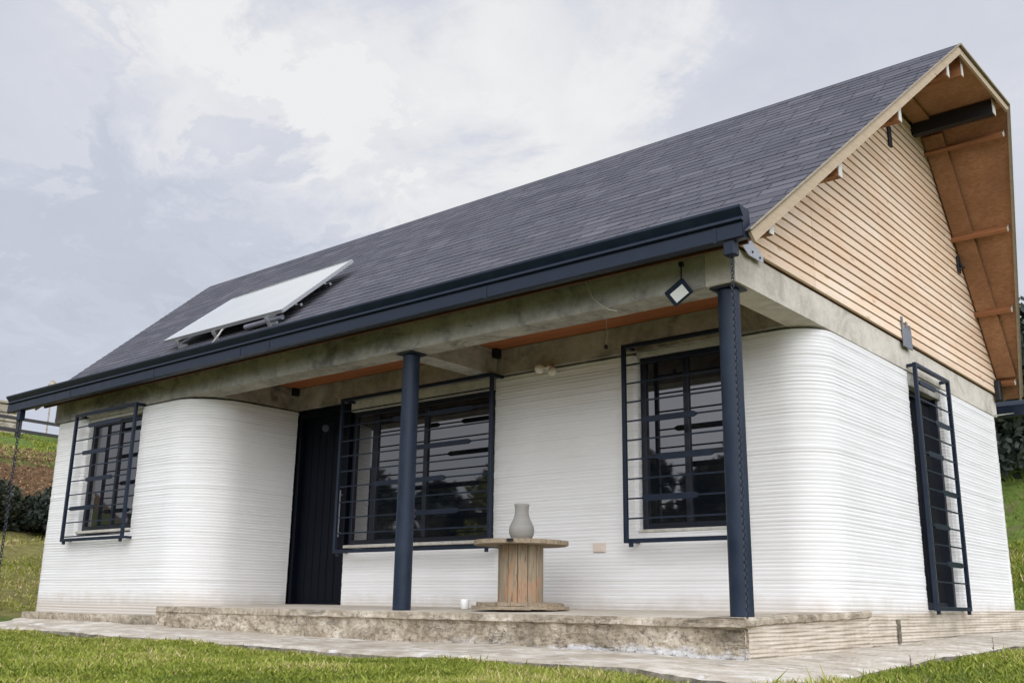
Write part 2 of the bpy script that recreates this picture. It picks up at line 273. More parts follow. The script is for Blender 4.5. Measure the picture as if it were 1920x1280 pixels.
# ---------------------------------------------------------------- mesh helpers
class MB:
    def __init__(s): s.v = []; s.f = []; s.mi = []; s.t = []; s.uv = None
    def add(s, verts, faces, mi=0, tint=0.0):
        k = len(s.v); s.v += [tuple(q) for q in verts]
        s.f += [tuple(k + i for i in f) for f in faces]; s.mi += [mi] * len(faces)
        s.t += list(tint) if hasattr(tint, '__len__') else [tint] * len(verts)
        return k
    def box(s, a, b, mi=0, tint=0.0, bev=0.0):
        x0, y0, z0 = (min(p, q) for p, q in zip(a, b)); x1, y1, z1 = (max(p, q) for p, q in zip(a, b))
        return s.frame(Vector(((x0 + x1) / 2, (y0 + y1) / 2, (z0 + z1) / 2)), Vector(((x1 - x0) / 2, 0, 0)), Vector((0, (y1 - y0) / 2, 0)), Vector((0, 0, (z1 - z0) / 2)), mi, tint, bev)
    def frame(s, c, X, Y, Z, mi=0, tint=0.0, bev=0.0):
        c, X, Y, Z = Vector(c), Vector(X), Vector(Y), Vector(Z)
        if X.cross(Y).dot(Z) < 0: Z = -Z
        if bev <= 0:
            vs = [c + X * i + Y * j + Z * k for k in (-1, 1) for j in (-1, 1) for i in (-1, 1)]
            s.add(vs, [(0, 2, 3, 1), (4, 5, 7, 6), (0, 1, 5, 4), (2, 6, 7, 3), (0, 4, 6, 2), (1, 3, 7, 5)], mi, tint); return
        L = [X.length, Y.length, Z.length]; bv = min(bev, .45 * min(L)); fx, fy, fz = 1 - bv / L[0], 1 - bv / L[1], 1 - bv / L[2]
        idx = {}; vs = []
        for k in (-1, 1):
            for j in (-1, 1):
                for i in (-1, 1):
                    for a, (px, py, pz) in enumerate(((1, fy, fz), (fx, 1, fz), (fx, fy, 1))):
                        idx[(i, j, k, a)] = len(vs); vs.append(c + X * i * px + Y * j * py + Z * k * pz)
        F = []
        for sgn in (-1, 1):
            q = [idx[(sgn, -1, -1, 0)], idx[(sgn, 1, -1, 0)], idx[(sgn, 1, 1, 0)], idx[(sgn, -1, 1, 0)]]; F.append(q if sgn > 0 else q[::-1])
            q = [idx[(-1, sgn, -1, 1)], idx[(-1, sgn, 1, 1)], idx[(1, sgn, 1, 1)], idx[(1, sgn, -1, 1)]]; F.append(q if sgn > 0 else q[::-1])
            q = [idx[(-1, -1, sgn, 2)], idx[(1, -1, sgn, 2)], idx[(1, 1, sgn, 2)], idx[(-1, 1, sgn, 2)]]; F.append(q if sgn > 0 else q[::-1])
        for p in (-1, 1):
            for q in (-1, 1):
                F.append([idx[(p, q, -1, 0)], idx[(p, q, 1, 0)], idx[(p, q, 1, 1)], idx[(p, q, -1, 1)]][::(-1 if p * q > 0 else 1)] if True else 0)
                F.append([idx[(p, -1, q, 0)], idx[(p, -1, q, 2)], idx[(p, 1, q, 2)], idx[(p, 1, q, 0)]][::(1 if p * q < 0 else -1)])
                F.append([idx[(-1, p, q, 1)], idx[(1, p, q, 1)], idx[(1, p, q, 2)], idx[(-1, p, q, 2)]][::(1 if p * q < 0 else -1)])
        for k in (-1, 1):
            for j in (-1, 1):
                for i in (-1, 1): F.append([idx[(i, j, k, a)] for a in range(3)][::(1 if i * j * k > 0 else -1)])
        s.add(vs, F, mi, tint)
    def bar(s, a, b, wdt, hgt=None, mi=0, tint=0.0, upv=(0, 0, 1), bev=0.0):
        a, b = Vector(a), Vector(b); hgt = hgt or wdt; d = (b - a); n = d.normalized(); u = Vector(upv)
        if abs(n.dot(u)) > .95: u = Vector((1, 0, 0))
        sd = n.cross(u).normalized(); uu = sd.cross(n).normalized()
        s.frame((a + b) / 2, d / 2, sd * wdt / 2, uu * hgt / 2, mi, tint, bev)
    def tube(s, pts, r, n=10, mi=0, cap=True, tint=0.0):
        pts = [Vector(p) for p in pts]; rs = r if hasattr(r, '__len__') else [r] * len(pts); rings = []; F = []; vs = []
        ref = Vector((0, 0, 1))
        for k, p in enumerate(pts):
            d = (pts[min(k + 1, len(pts) - 1)] - pts[max(k - 1, 0)]).normalized()
            rr = ref if abs(d.dot(ref)) < .95 else Vector((1, 0, 0)); a = d.cross(rr).normalized(); b = a.cross(d)
            for q in range(n):
                th = 2 * math.pi * q / n; vs.append(p + (a * math.cos(th) + b * math.sin(th)) * rs[k])
        for k in range(len(pts) - 1):
            for q in range(n): F.append((k * n + q, k * n + (q + 1) % n, (k + 1) * n + (q + 1) % n, (k + 1) * n + q))
        if cap: F.append(tuple(range(n))[::-1]); F.append(tuple(range((len(pts) - 1) * n, len(pts) * n)))
        s.add(vs, F, mi, tint)
    def lathe(s, c, prof, n=32, mi=0):
        c = Vector(c); vs = []; F = []
        for r, z in prof:
            for q in range(n): vs.append(c + Vector((r * math.cos(2 * math.pi * q / n), r * math.sin(2 * math.pi * q / n), z)))
        for k in range(len(prof) - 1):
            for q in range(n): F.append((k * n + q, k * n + (q + 1) % n, (k + 1) * n + (q + 1) % n, (k + 1) * n + q))
        F.append(tuple(range(n))[::-1]); F.append(tuple(range((len(prof) - 1) * n, len(prof) * n)))
        s.add(vs, F, mi)
    def torus(s, c, r, rr, A, B, elong=1.5, n=10, m=5, mi=0):
        c, A, B = Vector(c), Vector(A).normalized(), Vector(B).normalized(); C_ = A.cross(B); vs = []; F = []
        for i in range(n):
            th = 2 * math.pi * i / n; d = A * math.cos(th) + B * math.sin(th); p = c + A * math.cos(th) * r + B * math.sin(th) * r * elong
            for j in range(m):
                ph = 2 * math.pi * j / m; vs.append(p + d * rr * math.cos(ph) + C_ * rr * math.sin(ph))
        for i in range(n):
            for j in range(m): F.append((i * m + j, ((i + 1) % n) * m + j, ((i + 1) % n) * m + (j + 1) % m, i * m + (j + 1) % m))
        s.add(vs, F, mi)
    def sheet(s, P, mi=0, tint=0.0):
        """grid of points P[i][j]"""
        n, m_ = len(P), len(P[0]); vs = [p for row in P for p in row]
        s.add(vs, [(i * m_ + j, i * m_ + j + 1, (i + 1) * m_ + j + 1, (i + 1) * m_ + j) for i in range(n - 1) for j in range(m_ - 1)], mi, tint)
    def build(s, name, mats, parent=None, smooth=False, attrname='tint', origin=None):
        org = Vector((0, 0, 0))
        if parent is not None: org = root_of(parent).location
        elif origin is not None: org = Vector(origin)
        me = bpy.data.meshes.new(name)
        me.from_pydata([tuple(Vector(v) - org) for v in s.v], [], s.f)
        for mm in (mats if isinstance(mats, (list, tuple)) else [mats]): me.materials.append(M[mm] if isinstance(mm, str) else mm)
        me.polygons.foreach_set('material_index', s.mi)
        a = me.attributes.new(attrname, 'FLOAT', 'POINT'); a.data.foreach_set('value', [float(x) for x in s.t])
        if s.uv is not None:
            ul = me.uv_layers.new(name='uv'); ul.data.foreach_set('uv', [x for q in s.uv for x in q])
        if smooth: me.polygons.foreach_set('use_smooth', [True] * len(me.polygons))
        me.update()
        o = bpy.data.objects.new(name, me); COL.objects.link(o)
        if parent is not None: o.parent = parent
        else: o.location = org
        return o
def root_of(o):
    while o.parent is not None: o = o.parent
    return o
def tag(o, label=None, cat=None, group=None, kind=None):
    if label: o['label'] = label
    if cat: o['category'] = cat
    if group: o['group'] = group
    if kind: o['kind'] = kind
    return o
def thing(name, loc, label, cat, group=None):
    o = bpy.data.objects.new(name, None); COL.objects.link(o); o.location = loc; o.empty_display_size = .2
    return tag(o, label, cat, group)
def npmesh(name, V, F, mats, tint=None, parent=None, origin=(0, 0, 0)):
    me = bpy.data.meshes.new(name); V = V - np.array(origin, float)
    me.vertices.add(len(V)); me.vertices.foreach_set('co', V.astype(np.float32).ravel())
    k = F.shape[1]; me.loops.add(F.size); me.loops.foreach_set('vertex_index', F.astype(np.int32).ravel())
    me.polygons.add(len(F)); me.polygons.foreach_set('loop_start', np.arange(0, F.size, k, dtype=np.int32)); me.polygons.foreach_set('loop_total', np.full(len(F), k, np.int32))
    me.materials.append(M[mats])
    if tint is not None:
        a = me.attributes.new('tint', 'FLOAT', 'POINT'); a.data.foreach_set('value', tint.astype(np.float32))
    me.update(calc_edges=True); o = bpy.data.objects.new(name, me); COL.objects.link(o)
    if parent is not None: o.parent = parent
    else: o.location = origin
    return o

# ---------------------------------------------------------------- terrain
PZ = [(-99, -.358), (-1.5, -.35), (0, -.20), (1.7, .05), (4.2, .60), (7.2, 1.38), (8.4, 2.2), (9.3, 3.0), (10.5, 3.35), (14.2, 4.42), (17, 4.62), (30, 4.9), (60, 6), (200, 14)]
PX = np.array([p[0] for p in PZ]); PH = np.array([p[1] for p in PZ])
def dist_d(x, y):
    u = (-x - 10.8) * np.clip((y + 16) / 12, .0, 1); v = (y - 7.3) * 1.3
    up_, vp_ = np.maximum(u, 0), np.maximum(v, 0)
    return np.where((u > 0) | (v > 0), np.hypot(up_, vp_), np.maximum(u, v))
def terr(x, y):
    x = np.asarray(x, float); y = np.asarray(y, float); d = dist_d(x, y); z = np.interp(d, PX, PH)
    near = np.clip((d + 1.5) / 1.5, 0, 1)
    # level meadow in front of the house
    # side yard on the right rises gently to the back
    s = np.clip((y + 1.0) / 9.0, 0, 1) * np.clip((x + .2) / .5, 0, 1); z = np.maximum(z, -.372 + .16 * s)
    z = z - .012 * np.clip((x + 4.5) / 3.5, 0, 1) * np.clip((.9 - x) / .5, 0, 1) * (y < -.9)
    z = z + .02 * np.sin(x * 1.7 + 1) * np.sin(y * 1.3) + .012 * np.sin(x * 4.1) * np.sin(y * 3.7 + 2)
    # drop inside the house outline so nothing pokes through
    inside = (x > -10.4) & (x < -.2) & (y > .3) & (y < 6.8)
    return np.where(inside, -.6, z)
def axis(dense, lo, hi, step):
    a = list(np.arange(dense[0], dense[1] + 1e-6, step)); s_ = step
    while a[-1] < hi: s_ *= 1.18; a.append(a[-1] + s_)
    s_ = step
    while a[0] > lo: s_ *= 1.18; a.insert(0, a[0] - s_)
    return np.array(a)
ax_, ay_ = axis((-28, 6), -420, 420, .3), axis((-6, 20), -420, 420, .3)
GX, GY = np.meshgrid(ax_, ay_, indexing='ij'); GZ = terr(GX, GY)
nn = np.array([[noise.noise(Vector((x * .9, y * .9, 0))) for y in ay_] for x in ax_]); D_ = dist_d(GX, GY)
GZ = GZ + nn * np.clip(D_ / 8, 0, 1) * .22
n0, n1_ = GX.shape; V = np.stack([GX.ravel(), GY.ravel(), GZ.ravel()], 1); ids = np.arange(n0 * n1_).reshape(n0, n1_)
F = np.stack([ids[:-1, :-1].ravel(), ids[1:, :-1].ravel(), ids[1:, 1:].ravel(), ids[:-1, 1:].ravel()], 1)
g = npmesh('ground', V, F, 'ground'); tag(g, kind='structure')
a = g.data.attributes.new('bank', 'FLOAT', 'POINT'); a.data.foreach_set('value', np.clip(1 - np.abs(D_.ravel() - 8.9) / 1.2, 0, 1) * np.clip((-GX.ravel() - 8) / 3, 0, 1).astype(np.float32))
a = g.data.attributes.new('dull', 'FLOAT', 'POINT'); a.data.foreach_set('value', (np.clip((-GY.ravel() - 2.5) / 4, 0, 1) + np.clip((GX.ravel() - 2.5) / 3, 0, 1)).clip(0, .85).astype(np.float32))
a = g.data.attributes.new('olive', 'FLOAT', 'POINT'); a.data.foreach_set('value', (np.clip((8.5 - D_.ravel()) / 2, 0, 1) * np.clip((D_.ravel() + 1) / 2, 0, 1) * np.clip(-(GX.ravel() + 9.5), 0, 1)).astype(np.float32))
g.data.polygons.foreach_set('use_smooth', [True] * len(g.data.polygons))

# ---------------------------------------------------------------- concrete path round the house (one sheet with a broken outer edge)
def nz(x, y, z=0.0, f=1.0): return noise.noise(Vector((x * f, y * f, z * f)))
inner = [(-14, .9, -.17), (-12, .35, -.19), (-10.8, -.02, -.205), (-9, -.05, -.215), (-7.2, -.10, -.226), (-5.5, -.12, -.255), (-4.3, -.12, -.268), (-3.2, -.12, -.268), (-2.2, -.12, -.262), (-1.3, -.12, -.266), (-.6, -.12, -.276), (0.0, -.12, -.286), (.03, .0, -.290), (.03, .7, -.290), (.03, 1.7, -.257), (.03, 2.9, -.238), (.03, 4.5, -.186), (.03, 6.9, -.163), (.03, 9, -.12)]
outer = [(-14, -.25, -.24), (-12, -.6, -.25), (-10.8, -.78, -.275), (-9, -.86, -.298), (-7.2, -.93, -.296), (-5.6, -1.0, -.298), (-3.7, -1.05, -.316), (-2.6, -1.05, -.326), (-1.85, -1.02, -.305), (-1.2, -1.0, -.303), (-.3, -1.03, -.311), (.45, -1.2, -.328), (.90, -1.22, -.328), (.86, -.6, -.330), (.76, .3, -.313), (.78, 1.2, -.276), (.74, 4, -.233), (.73, 6.9, -.215), (.75, 9, -.18)]
def resample(P, per):
    out = []
    for k in range(len(P) - 1):
        for q in range(per): f = q / per; out.append(Vector(P[k]).lerp(Vector(P[k + 1]), f))
    out.append(Vector(P[-1])); return out
I_, O_ = resample(inner, 26), resample(outer, 26); mb = MB(); rows = []
for k, (p, q) in enumerate(zip(I_, O_)):
    q = q + (q - p).normalized() * (nz(q.x, q.y, 3, 1.1) * .10 + nz(q.x, q.y, 7, 6) * .045); row = []
    for j in range(15):
        f = j / 14; r_ = p.lerp(q, f); r_.z += nz(r_.x, r_.y, 0, 1.6) * .012 + nz(r_.x, r_.y, 5, 9) * .005 - (.014 * f * f if j == 14 else 0); row.append(r_)
    rows.append(row)
mb.sheet([r[::-1] for r in rows], 0)
ed = [[r[-1], r[-1] + Vector((nz(r[-1].x, r[-1].y, 1, 8) * .03, nz(r[-1].x, r[-1].y, 4, 8) * .03 - .01, -.035)), r[-1] + Vector((nz(r[-1].x, r[-1].y, 2, 9) * .04, -.01, -.09)), r[-1] + Vector((0, 0, -.30))] for r in rows]
mb.sheet([e[::-1] for e in ed], 1)
tag(mb.build('path', ['apron', 'soilconc'], smooth=False), kind='structure')

# ================================================================ THE HOUSE
house = thing('house', (-5.2, 3.4, 0), 'white layered concrete house with dark shingle roof, timber gable and open corner porch', 'house')
H = 2.4
EAVE_Y, EAVE_Z, RID_Y, RID_Z = -.39, 2.607, 3.25, 5.557
KF = (RID_Z - EAVE_Z) / (RID_Y - EAVE_Y)
def zf(y): return EAVE_Z + (y - EAVE_Y) * KF           # front roof surface
def zb(y): return 2.88 - (y - 7.0) * 1.17                # lower rear roof surface
KN_Y, KN_Z = 4.77, 5.50; LO_Y = 7.17
def xr_front(y): return .335 + (y + .3) / 3.55 * (.92 - .335)
def xl_front(y): return -10.45 + (y + .3) / 3.55 * (-12.16 + 10.45)
def xr_back(y): return .99 + (y - KN_Y) / (LO_Y - KN_Y) * (.24 - .99)
def xl_back(y): return -12.1 + (y - KN_Y) / (LO_Y - KN_Y) * (-10.5 + 12.1)

# --- printed walls ------------------------------------------------------
LH = .0335
NL = 80; lay_off = [random.gauss(0, .0013) for _ in range(NL)]; lay_gap = [random.choice((1.0, .55, .55, .4, .3, .3, .18, .12, .05)) for _ in range(NL)]
Z0 = -.16
def printed(name, path, z0, z1, closed_top=True):
    """path: list of (x,y) with outside on the right-hand side walking along it"""
    P = [Vector((p[0], p[1])) for p in path]; pts = []
    for k in range(len(P) - 1):
        L = (P[k + 1] - P[k]).length; n = max(1, int(L / .11))
        for q in range(n): pts.append(P[k].lerp(P[k + 1], q / n))
    pts.append(P[-1])
    full = []
    for k, p in enumerate(pts):
        if 0 < k < len(pts) - 1:
            d0, d1 = pts[k] - pts[k - 1], pts[k + 1] - pts[k]
            if abs(d0.angle_signed(d1)) > R(12):
                if d0.length > .03: full.append(p - d0.normalized() * .005)
                full.append(p)
                if d1.length > .03: full.append(p + d1.normalized() * .005)
                continue
        full.append(p)
    pts = full; N = []
    for k in range(len(pts)):
        d = (pts[min(k + 1, len(pts) - 1)] - pts[max(k - 1, 0)]).normalized(); N.append(Vector((d.y, -d.x)))
    k0 = int(round((z0 - Z0) / LH)); k1 = int(round((z1 - Z0) / LH)); rows = []; tints = []
    prof = [(.0, -.0032, 1.0), (.12, -.0013, .3), (.35, 0.0004, 0), (.65, .0004, 0), (.88, -.0013, .3)]
    for k in range(k0, k1):
        for (f, off, gp) in prof:
            z = min(Z0 + (k + f) * LH, z1); gg = lay_gap[k % NL]; row = []
            for q, (p, n) in enumerate(zip(pts, N)):
                wob = nz(p.x * 1.3, p.y * 1.3, k * 3.7) * .0022 + nz(p.x * .5, p.y * .5, z * 1.2) * .006
                o_ = (off * (.45 + 1.7 * gg * (.8 + .8 * nz(p.x, p.y, k * 1.9 + 40, .9))) if gp else off) + lay_off[k % NL] + wob
                zz_ = z + nz(p.x * .6, p.y * .6, 9.1) * .006
                row.append((p.x + n.x * o_, p.y + n.y * o_, min(zz_, z1)))
                tints.append(max(0, gp * gg * (.75 + .9 * nz(p.x, p.y, k * 2.3, .8))) if gp == 1 else 0)
            rows.append(row)
    mb = MB(); nrow = len(pts); vs = [p for r_ in rows for p in r_]
    mb.add(vs, [(i * nrow + j, i * nrow + j + 1, (i + 1) * nrow + j + 1, (i + 1) * nrow + j) for i in range(len(rows) - 1) for j in range(nrow - 1)], 0, tints)
    # flat top so that openings and wall heads are closed
    top = rows[-1]; inn = [(p.x - n.x * .24, p.y - n.y * .24, z1) for p, n in zip(pts, N)]
    mb.add(list(top) + inn, [(j, j + 1, nrow + j + 1, nrow + j) for j in range(nrow - 1)], 0, 0)
    return mb.build(name, 'white', house, smooth=True, attrname='gap')
def arc(cx_, cy_, r_, a0, a1, n=14): return [(cx_ + r_ * math.cos(R(a0 + (a1 - a0) * q / n)), cy_ + r_ * math.sin(R(a0 + (a1 - a0) * q / n))) for q in range(n + 1)]
def rc(cx_, cy_, a0, a1): return arc(cx_, cy_, .035, a0, a1, 4)
# wing on the left (outside on the right while walking left -> right along the front)
WX = -6.89; YB = 1.40
def jamb_in_left(x, y, d=.15): return [(x, y + d), (x, y + .02)]   # start in the reveal
# wing: left gable wall + front up to the window
wing_a = [(-10.5, 6.8)] + [(-10.5, .22)] + arc(-10.30, .20, .20, 180, 270, 8) + [(-9.60, 0), (-9.565, .035), (-9.565, .16)]
printed('wall', wing_a, Z0, H)
wing_b = [(-8.225, .16), (-8.225, .035), (-8.19, 0), (-7.5, 0)] + arc(-7.49, .6, .60, 270, 360, 18) + [(WX, .7), (WX, YB)]
printed('wall', wing_b, Z0, H)
printed('wall', [(-9.60, 0), (-8.19, 0)], Z0, .86)
printed('wall', [(-5.90, YB + .16), (-5.90, YB + .035), (-5.87, YB), (-3.555, YB)], Z0 + 3 * LH, .66)
printed('wall', [(-3.59, YB + .16), (-3.59, YB + .035), (-3.555, YB), (-1.83, YB), (-1.80, YB + .035), (-1.80, YB + .16)], Z0 + 3 * LH, H)
printed('wall', [(-1.83, YB), (-.68, YB)], Z0 + 3 * LH, .70)
printed('wall', [(-.715, YB + .16), (-.715, YB + .035), (-.68, YB), (-.36, YB)] + arc(-.35, YB + .36, .36, 270, 360, 16) + [(0.01, 1.8), (0.01, 3.62), (-.01, 3.66), (-.13, 3.66)], Z0 + 3 * LH, H)
printed('wall', [(-.13, 4.68), (0.0, 4.68), (.01, 4.715), (0.01, 6.70)] + arc(-.18, 6.69, .19, 0, 90, 8) + [(-10.5, 6.88)], Z0 + 3 * LH, H)
printed('wall', [(0.01, 3.62), (0.01, 4.715)], Z0 + 3 * LH, .06)

# --- ring of cast concrete beams ---------------------------------------
BT = 2.675
def beam(name, a, b, mt='beam', sub=True):
    """box with slightly uneven faces"""
    x0, y0, z0 = a; x1, y1, z1 = b; mb = MB(); L = [x1 - x0, y1 - y0, z1 - z0]
    n = [max(1, int(l / .12)) for l in L]
    def pt(x, y, z):
        return (x + nz(y * 1.1, z * 2, x * .1 + 3) * .004, y + nz(x * 1.1, z * 2, 8) * .005, z + nz(x * 1.5, y * 1.5, z + 1) * .004)
    def face(f, nu, nv, flip=False):
        P = [[pt(*f(i / nu, j / nv)) for j in range(nv + 1)] for i in range(nu + 1)]
        if flip: P = [r[::-1] for r in P]
        mb.sheet(P)
    face(lambda u, v: (x0 + u * L[0], y0, z0 + v * L[2]), n[0], n[2], True); face(lambda u, v: (x0 + u * L[0], y1, z0 + v * L[2]), n[0], n[2])
    face(lambda u, v: (x0, y0 + u * L[1], z0 + v * L[2]), n[1], n[2]); face(lambda u, v: (x1, y0 + u * L[1], z0 + v * L[2]), n[1], n[2], True)
    face(lambda u, v: (x0 + u * L[0], y0 + v * L[1], z0), n[0], n[1]); face(lambda u, v: (x0 + u * L[0], y0 + v * L[1], z1), n[0], n[1], True)
    return mb.build(name, mt, house)
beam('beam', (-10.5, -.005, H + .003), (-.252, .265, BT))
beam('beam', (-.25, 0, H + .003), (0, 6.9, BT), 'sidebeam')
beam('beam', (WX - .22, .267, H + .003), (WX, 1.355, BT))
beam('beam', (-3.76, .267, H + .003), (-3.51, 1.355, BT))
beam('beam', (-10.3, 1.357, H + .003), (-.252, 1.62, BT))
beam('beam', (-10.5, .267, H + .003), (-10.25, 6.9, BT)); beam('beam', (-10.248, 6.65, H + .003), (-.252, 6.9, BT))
mb = MB(); mb.box((-10.62, .05, 2.42), (-10.502, .17, 2.50)); mb.build('beam_end_peg', 'beam', house)
# wooden porch ceiling
mb = MB()
for k in range(8):
    y0 = .268 + k * .136; mb.box((-6.88, y0, 2.678), (-.255, y0 + .131, 2.70), 0, random.random())
mb.build('porch_ceiling', 'ceilwood', house)
mb = MB()
for x in (-6.86, -3.80, -3.48, -.29): mb = MB(); mb.box((x - .03, 1.27, 2.58), (x + .03, 1.353, 2.677)); mb.build('joist_bracket', 'black', house)

# --- floor: porch slab + foundation ------------------------------------
mb = MB()
def rough_front(x0, x1, y, ztop, zbotf, amp, nx=150, nzv=10, mi=0):
    P = []
    for i in range(nx + 1):
        x = x0 + (x1 - x0) * i / nx; row = []
        for j in range(nzv + 1):
            f = j / nzv; z = ztop * (1 - f) + zbotf(x) * f
            rg = 1.0 if .22 < f else .25
            cav = .030 * max(0, min(1, 3 * nz(x * 1.0, 0, 12, 2.6) + .5 + 1.2 * nz(x, 0, 15, 11))) * max(0, 1 - abs(z + .075 + .012 * nz(x, 0, 3, 6)) / .022) * (1 if x > -4.8 else .3)
            d = cav + (nz(x, z, 1, 3.5) * .45 + nz(x, z * 1.6, 4, 11) * .45 + nz(x, z * 1.3, 6, 30) * .30) * amp * rg - (.022 * (f > .2) if x > -4.6 else .008 * (f > .2))
            row.append((x, y - d * 1.0, z + nz(x, z, 9, 7) * .006 * (0 < f < 1)))
        P.append(row)
    mb.sheet([r[::-1] for r in P][::1], mi)
    return [r[0] for r in P]
top_edge = rough_front(-7.2, .036, -.14, -.02, lambda x: -.36, .036, 420, 24)
mb.add(top_edge + [(p[0], 1.75, .029) for p in top_edge], [(i, i + 1, len(top_edge) + i + 1, len(top_edge) + i) for i in range(len(top_edge) - 1)], 1)
mb.add([(-7.2, -.14, -.02), (-7.2, -.14, -.36), (-7.2, .2, -.36), (-7.2, .2, -.008)], [(0, 3, 2, 1)], 0)
mb.build('porch_floor', ['slab', 'floortop'], house)
mb = MB()     # ledge and layered foundation on the right
P = []
for i in range(61):
    y = -.145 + (2.10 + .145) * i / 60; row = []
    for z, d in ((0.004, 0), (-.012, .012), (-.045, .010), (-.058, -.012), (-.062, -.02)):
        row.append((.03 + d + nz(y, z, 2, 9) * .012, y, z - .0205 + .0259 * (y + .145) + nz(y, z, 5, 8) * .010 * (z < -.03)))
    P.append(row)
mb.sheet([r[::-1] for r in P], 0)
mb.add([P[i][0] for i in range(61)] + [(-.3, P[i][0][1], P[i][0][2] + .001) for i in range(61)], [(i, 61 + i, 62 + i, i + 1) for i in range(60)], 0)
mb.add([P[-1][0], P[-1][2], P[-1][4], (-.3, 2.10, -.03), (-.3, 2.10, .040)], [(0, 1, 2, 3, 4)], 0)
mb.build('foundation_ledge', ['slab'], house)
mb = MB()
def ftop(y): return (-.076 + .0259 * (y + .145)) if y < 2.10 else .012 + (y - 2.1) * .0115
P = []; ys = [-.13 + (7.25 + .13) * i / 130 for i in range(131)]
for y in ys:
    zt = ftop(y); nr = 22; P.append([(.018 + .004 * math.sin((zt + (-.40 - zt) * j / nr) * 2 * math.pi / .027) + nz(y, j * .3, 1, 3) * .006, y, zt + (-.40 - zt) * j / nr) for j in range(nr + 1)])
mb.sheet([r[::-1] for r in P], 0)
mb.add([P[i][0] for i in range(131)] + [(-.2, ys[i], P[i][0][2]) for i in range(131)], [(i, 131 + i, 132 + i, i + 1) for i in range(130)], 0)
mb.box((.022, 2.72, -.23), (.03, 2.80, -.03), 1)
mb.build('foundation', ['slabline', 'soilconc'], house)
mb = MB()     # foundation under the wing on the left
te = rough_front(-10.62, -7.2, -.055, -.125, lambda x: -.38, .02, 70, 6)
mb.add(te + [(p[0], .3, -.125) for p in te], [(i, i + 1, len(te) + i + 1, len(te) + i) for i in range(len(te) - 1)], 0)
mb.box((-10.62, .3, -.4), (-10.3, 6.9, -.125)); mb.build('foundation', ['slab'], house)
# dark core so that no light leaks through the walls
mb = MB(); mb.box((-10.25, .2, -.3), (-7.13, 1.7, 2.39)); mb.box((-10.25, 1.705, -.3), (-.26, 6.6, 2.39)); mb.build('interior', 'black', house)

# --- steel columns -------------------------------------------------------
def column(x, y):
    mb = MB(); prof = [(.084, 0), (.084, .01), (.0835, .6), (.083, 1.2), (.082, 2.38), (.082, 2.394)]
    mb.lathe((x, y, -.012), prof, 36); o_ = mb.build('column', 'column', house, smooth=False)
    o_.data.polygons.foreach_set('use_smooth', [len(p.vertices) == 4 for p in o_.data.polygons])
    mb = MB(); mb.box((x - .105, y - .105, 2.383), (x + .105, y + .105, 2.399), 0, 0, .003); mb.build('cap_plate', 'frame', o_)
column(-.132, .135); column(-3.553, .135)

# --- windows, grilles, door ---------------------------------------------
def grille(parent, P0, U, Nn, wdt, z0, z1, rungs, paddles, stand, tube=.038):
    """P0: foot point of the frame at z=0, U along, Nn outwards"""
    U, Nn, P0 = Vector(U), Vector(Nn), Vector(P0); mb = MB()
    def pt(u, z, n=0.0): return P0 + U * u + Nn * n + Vector((0, 0, z))
    h = tube / 2
    mb.bar(pt(h, z0), pt(h, z1), tube, tube, bev=.003); mb.bar(pt(wdt - h, z0), pt(wdt - h, z1), tube, tube, bev=.003)
    mb.bar(pt(tube + .001, z0 + h), pt(wdt - tube - .001, z0 + h), tube, tube, bev=.003); mb.bar(pt(tube + .001, z1 - h), pt(wdt - tube - .001, z1 - h), tube, tube, bev=.003)
    for z in rungs: mb.bar(pt(tube, z), pt(wdt - tube, z), .014, .014)
    for (k, u0, u1) in paddles:
        z = rungs[k]; e = .035
        prof = [(u0, .010), (u0 + e, .026), (u1 - e, .026), (u1, .010)]
        vs = []
        for n in (-.009, .009):
            for (u, hh) in prof: vs += [pt(u, z - hh, n), pt(u, z + hh, n)]
        F = []
        for k2 in range(3): F += [(8 + 2 * k2, 8 + 2 * k2 + 2, 8 + 2 * k2 + 3, 8 + 2 * k2 + 1), (2 * k2, 2 * k2 + 1, 2 * k2 + 3, 2 * k2 + 2), (2 * k2 + 1, 2 * k2 + 9, 2 * k2 + 11, 2 * k2 + 3), (2 * k2, 2 * k2 + 2, 2 * k2 + 10, 2 * k2 + 8)]
        F += [(0, 8, 9, 1), (6, 7, 15, 14)]
        mb.add(vs, F)
    for u in (h, wdt - h - .02):
        for z in (z0 + .02, z1 - .02): mb.bar(pt(u + .02, z, -h), pt(u + .02, z, -stand), .03, .03)
    for u in (.07, wdt - .05): mb.bar(pt(u, z0 - .035), pt(u, z0 + .01), .03, .03)
    return mb.build('grille', 'navy', parent)
RG = [2.24 - .178 * k for k in range(9)]
def fwindow(x0, x1, z0, z1, y, mull, label=None, fw=.055, transom=None):
    mb = MB(); yb, yf = y + .06, y
    mb.box((x0, yf, z0), (x0 + fw, yb, z1), bev=.003); mb.box((x1 - fw, yf, z0), (x1, yb, z1), bev=.003)
    mb.box((x0 + fw, yf + .001, z0), (x1 - fw, yb, z0 + fw), bev=.003); mb.box((x0 + fw, yf + .001, z1 - fw), (x1 - fw, yb, z1), bev=.003)
    for (mx_, mw) in mull: mb.box((mx_ - mw / 2, yf + .004, z0 + fw), (mx_ + mw / 2, yb, z1 - fw), bev=.003)
    if transom: mb.box((x0 + fw, yf + .006, transom - .02), (x1 - fw, yb, transom + .02))
    o_ = mb.build('window', 'frame', house)
    mb = MB(); xs = [x0 + fw] + [mx_ for mx_, _ in mull] + [x1 - fw]
    for k in range(len(xs) - 1): mb2 = MB(); mb2.box((xs[k] + .001, y + .028, z0 + fw * .8), (xs[k + 1] - .001, y + .036, z1 - fw * .8)); mb2.build('pane', 'glass', o_)
    return o_
